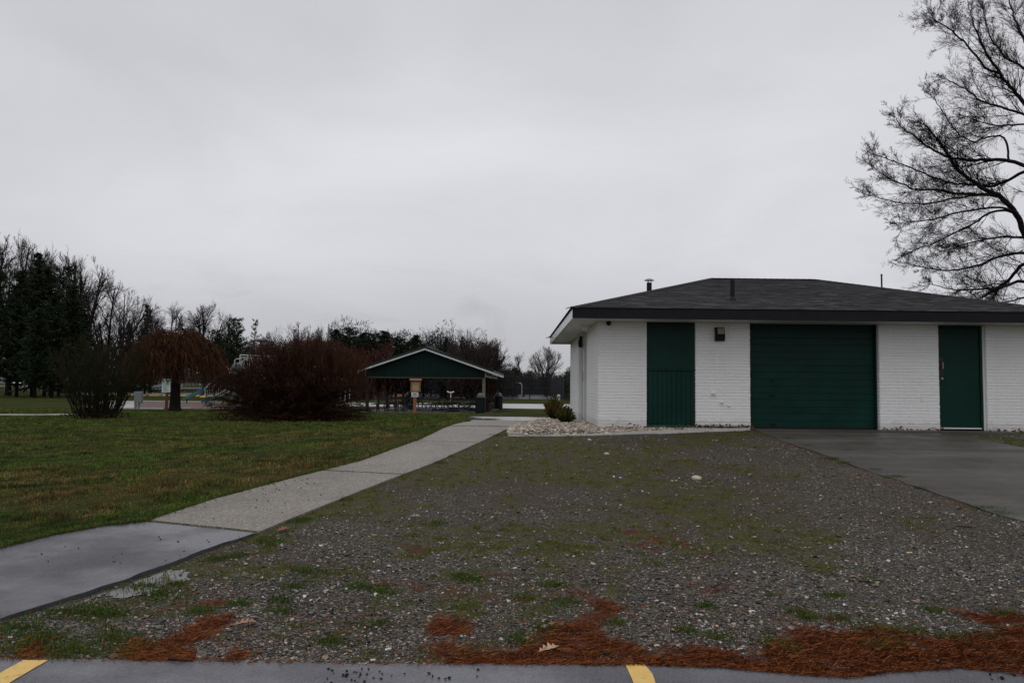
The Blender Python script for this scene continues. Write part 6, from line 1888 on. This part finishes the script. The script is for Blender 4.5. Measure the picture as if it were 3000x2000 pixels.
# far houses between the trunks
for px_, d_, w_, h_, lb in ((468, 190, 6, 3.2, 'small grey house glimpsed left of the playground sign'), (441, 200, 7, 2.8, 'low grey house glimpsed above the electrical cabinet')):
    X = gx(px_, d_); Z = h1(X, d_) ; hs = empty('house', (X, d_, Z), 0, lb, 'house')
    a = MB(); a.bb(-w_/2, w_/2, 0, 6, 0, h_); a.build('wall', M['house'], hs)
    a = MB(); a.prism([(-w_/2 - .4, h_), (w_/2 + .4, h_), (0, h_ + 1.5)], 1, -.4, 6.4); a.build('roof', M['house_roof'], hs)
    for k in (-1, 1): a = MB(); a.bb(k*w_*.25 - .5, k*w_*.25 + .5, -.05, -.005, 1.0, 2.1); a.build('window', M['white_metal'] if k > 0 else M['car_glass'], hs)

# ------------------------------------------------------------------ small things lying about
def oak_leaf(px, py, size, rz, label, colr, seed):
    X, Y = gnd(px, py)
    pts = []
    lob = [(-1.0, .02), (-.78, .06), (-.62, .30), (-.46, .12), (-.22, .46), (-.02, .15), (.22, .52), (.38, .17), (.60, .36), (.68, .13), (.98, .0)]
    up_ = [(x, y) for x, y in lob]; dn = [(x + .05, -y * .9) for x, y in lob[::-1][1:-1]]
    poly = up_ + dn; rg = random.Random(seed)
    V = [(x*size, y*size, .012 + abs(y)*size*.5 + rg.uniform(0, .004)) for x, y in poly]
    me = bpy.data.meshes.new('oak_leaf'); n = len(V); mid = [(-.6*size, 0, .004), (0, 0, .006), (.5*size, 0, .005)]
    import bmesh
    bm = bmesh.new(); vs_ = [bm.verts.new(v) for v in V]; f = bm.faces.new(vs_); bmesh.ops.triangulate(bm, faces=[f]); bm.to_mesh(me); bm.free()
    o = link('oak_leaf', me, simple('leaf_%d' % seed, colr, .6, .2, 20)); sm = o.modifiers.new('thickness', 'SOLIDIFY'); sm.thickness = .0012
    o.location = (X, Y, float(yard_z(X, Y)) + .012); o.rotation_euler = (.15, -.1, rz); tag(o, label, 'leaf', 'fallen oak leaves'); return o
oak_leaf(1607, 1910, .075, .5, 'pale tan oak leaf lying on the orange pine needles', (.42, .27, .15), 1)
oak_leaf(718, 1838, .075, .2, 'pinkish brown dead leaf on the gravel left of the middle', (.30, .16, .10), 2)
oak_leaf(1215, 1521, .07, -.4, 'small tan leaf beside a green tuft in mid yard', (.30, .22, .14), 3)
oak_leaf(828, 1561, .075, 1.0, 'reddish brown leaf at the edge of the walk', (.20, .07, .035), 4)
def rock(px, py, s_, label, colr, seed):
    X, Y = gnd(px, py)
    import bmesh
    bm = bmesh.new(); bmesh.ops.create_icosphere(bm, subdivisions=3, radius=1); rg = random.Random(seed)
    for v in bm.verts:
        c = v.co; k = 1 + .28 * (vnoise(np.array([c.x*1.3 + seed]), np.array([c.y*1.3 + c.z*2.1]), seed)[0] - .5) + .12 * (vnoise(np.array([c.x*4]), np.array([c.z*4 + c.y*3]), seed+2)[0] - .5)
        v.co = Vector((c.x*1.25*k, c.y*k, c.z*.72*k)) * s_
    me = bpy.data.meshes.new('rock'); bm.to_mesh(me); bm.free(); me.polygons.foreach_set('use_smooth', [True]*len(me.polygons))
    o = link('rock', me, simple('rock_%d' % seed, colr, .7, .25, 30, bs=.4)); o.location = (X, Y, float(yard_z(X, Y)) + s_*.35); o.rotation_euler = (0, 0, rg.uniform(0, 6)); tag(o, label, 'rock', 'loose rocks in the yard')
rock(2040, 1405, .055, 'largest pale rock alone in the middle of the gravel yard', (.42, .38, .30), 2)
rock(1777, 1333, .035, 'small pale rock in the upper yard before the green boarded window', (.36, .33, .28), 5)
rock(1727, 1291, .032, 'small pale rock just below the white board edging', (.40, .37, .32), 7)
rock(2000, 1252, .09, 'dark rock lying against the foot of the wall beside the sill', (.12, .085, .065), 9)
# bottle cap like scrap and a stick on the asphalt
X, Y = gnd(2204, 1797); a = MB(); a.tube([(.02*math.cos(t), .02*math.sin(t), .012) for t in np.linspace(0, 4.2, 10)], .005, 6); o = a.build('plastic_ring', M['white_metal']); o.location = (X, Y, float(yard_z(X, Y))); tag(o, 'small bright white broken ring on the gravel at right', 'litter')
def stick(px, py, L, rz, label, r_=.006, z=None):
    X, Y = gnd(px, py); rg = random.Random(px); pts = [(t*L - L/2, rg.gauss(0, .004), 0) for t in np.linspace(0, 1, 7)]
    a = MB(); a.tube(pts, [r_*(1 - .5*t) for t in np.linspace(0, 1, 7)], 6); o = a.build('stick', M['bark']); o.location = (X, Y, (float(yard_z(X, Y)) if z is None else z) + r_ + .006); o.rotation_euler = (0, .03, rz); tag(o, label, 'stick', 'fallen sticks')
stick(530, 1937, .15, -.12, 'short dark stick lying on the edge of the parking lot', .007, .012)
stick(2545, 1710, .14, -.5, 'dark stick on the gravel at right', .006)
stick(1770, 1710, .10, .3, 'tiny dark stick on the gravel below the mossy band', .005)
stick(2830, 1548, .16, -.3, 'dark stick near the edge of the driveway', .006)
# dark crumbs on the wet asphalt
n = 46; rs_ = np.random.default_rng(4)
cxs = np.concatenate([rs_.normal(1045, 45, 30), rs_.uniform(1100, 1420, 8), rs_.uniform(2880, 3000, 8)]); cys = np.concatenate([np.clip(rs_.normal(1975, 14, 30), 1955, 2000), rs_.uniform(1955, 2000, 8), rs_.uniform(1970, 2000, 8)])
pp = np.array([ray0(a_, b_) for a_, b_ in zip(cxs, cys)])
o = stones(pp[:, 0], pp[:, 1], np.full(n, .016), rs_.uniform(.004, .011, n), np.full((n, 3), .012), 'asphalt_crumbs', M['attr'], .6, 6); tag(o, 'black crumbs of dirt scattered on the wet parking lot', 'debris', kind='stuff')
cpx = np.concatenate([rs_.normal(810, 90, 60), rs_.uniform(60, 640, 26), rs_.uniform(500, 900, 20)]); cpy = np.concatenate([np.clip(rs_.normal(1432, 18, 60), 1400, 1480), rs_.uniform(1590, 1690, 26), rs_.uniform(1470, 1540, 20)])
pp = np.array([gnd(a_, b_ - 6) for a_, b_ in zip(cpx, cpy)]); n = len(pp)
kq = pp[:, 0] < np.interp(pp[:, 1], [q[1] for q in AP_L] + [q[1] for q in WK_R][1:], [q[0] for q in AP_L] + [q[0] for q in WK_R][1:]) - .05
kq &= pp[:, 0] > np.interp(pp[:, 1], [q[1] for q in AP_U] + [q[1] for q in WK_L][1:], [q[0] for q in AP_U] + [q[0] for q in WK_L][1:]) - 3.0 * (pp[:, 1] < 7)
pp = pp[kq]; n = len(pp)
o = stones(pp[:, 0], pp[:, 1], H(pp[:, 0], pp[:, 1]) + .036, rs_.uniform(.004, .011, n), np.full((n, 3), .018), 'path_crumbs', M['attr'], .7, 16); tag(o, 'dark crumbs of soil scattered along the walk', 'debris', kind='stuff')

# dry stalks standing in the near gravel at left
st = []; rg = random.Random(8)
for i in range(70):
    px_, py_ = rg.uniform(200, 1150), rg.uniform(1660, 1905)
    X, Y = gnd(px_, py_)
    if X < float(np.interp(Y, [q[1] for q in AP_L], [q[0] for q in AP_L])) + .1: continue
    p = (X, Y, float(yard_z(X, Y))); d = (rg.gauss(0, .25), rg.gauss(0, .25), 1)
    for k in range(3):
        d = nrm((d[0]+rg.gauss(0,.15), d[1]+rg.gauss(0,.15), 1)); L = rg.uniform(.012, .035); q = (p[0]+d[0]*L, p[1]+d[1]*L, p[2]+d[2]*L); st.append((*p, *q, .0018, .0014)); p = q
o = seg_tubes('dry_stalks', st, 4, M['twig']); tag(o, 'thin dry dark stalks standing in the near gravel at left', 'stalks', kind='stuff')
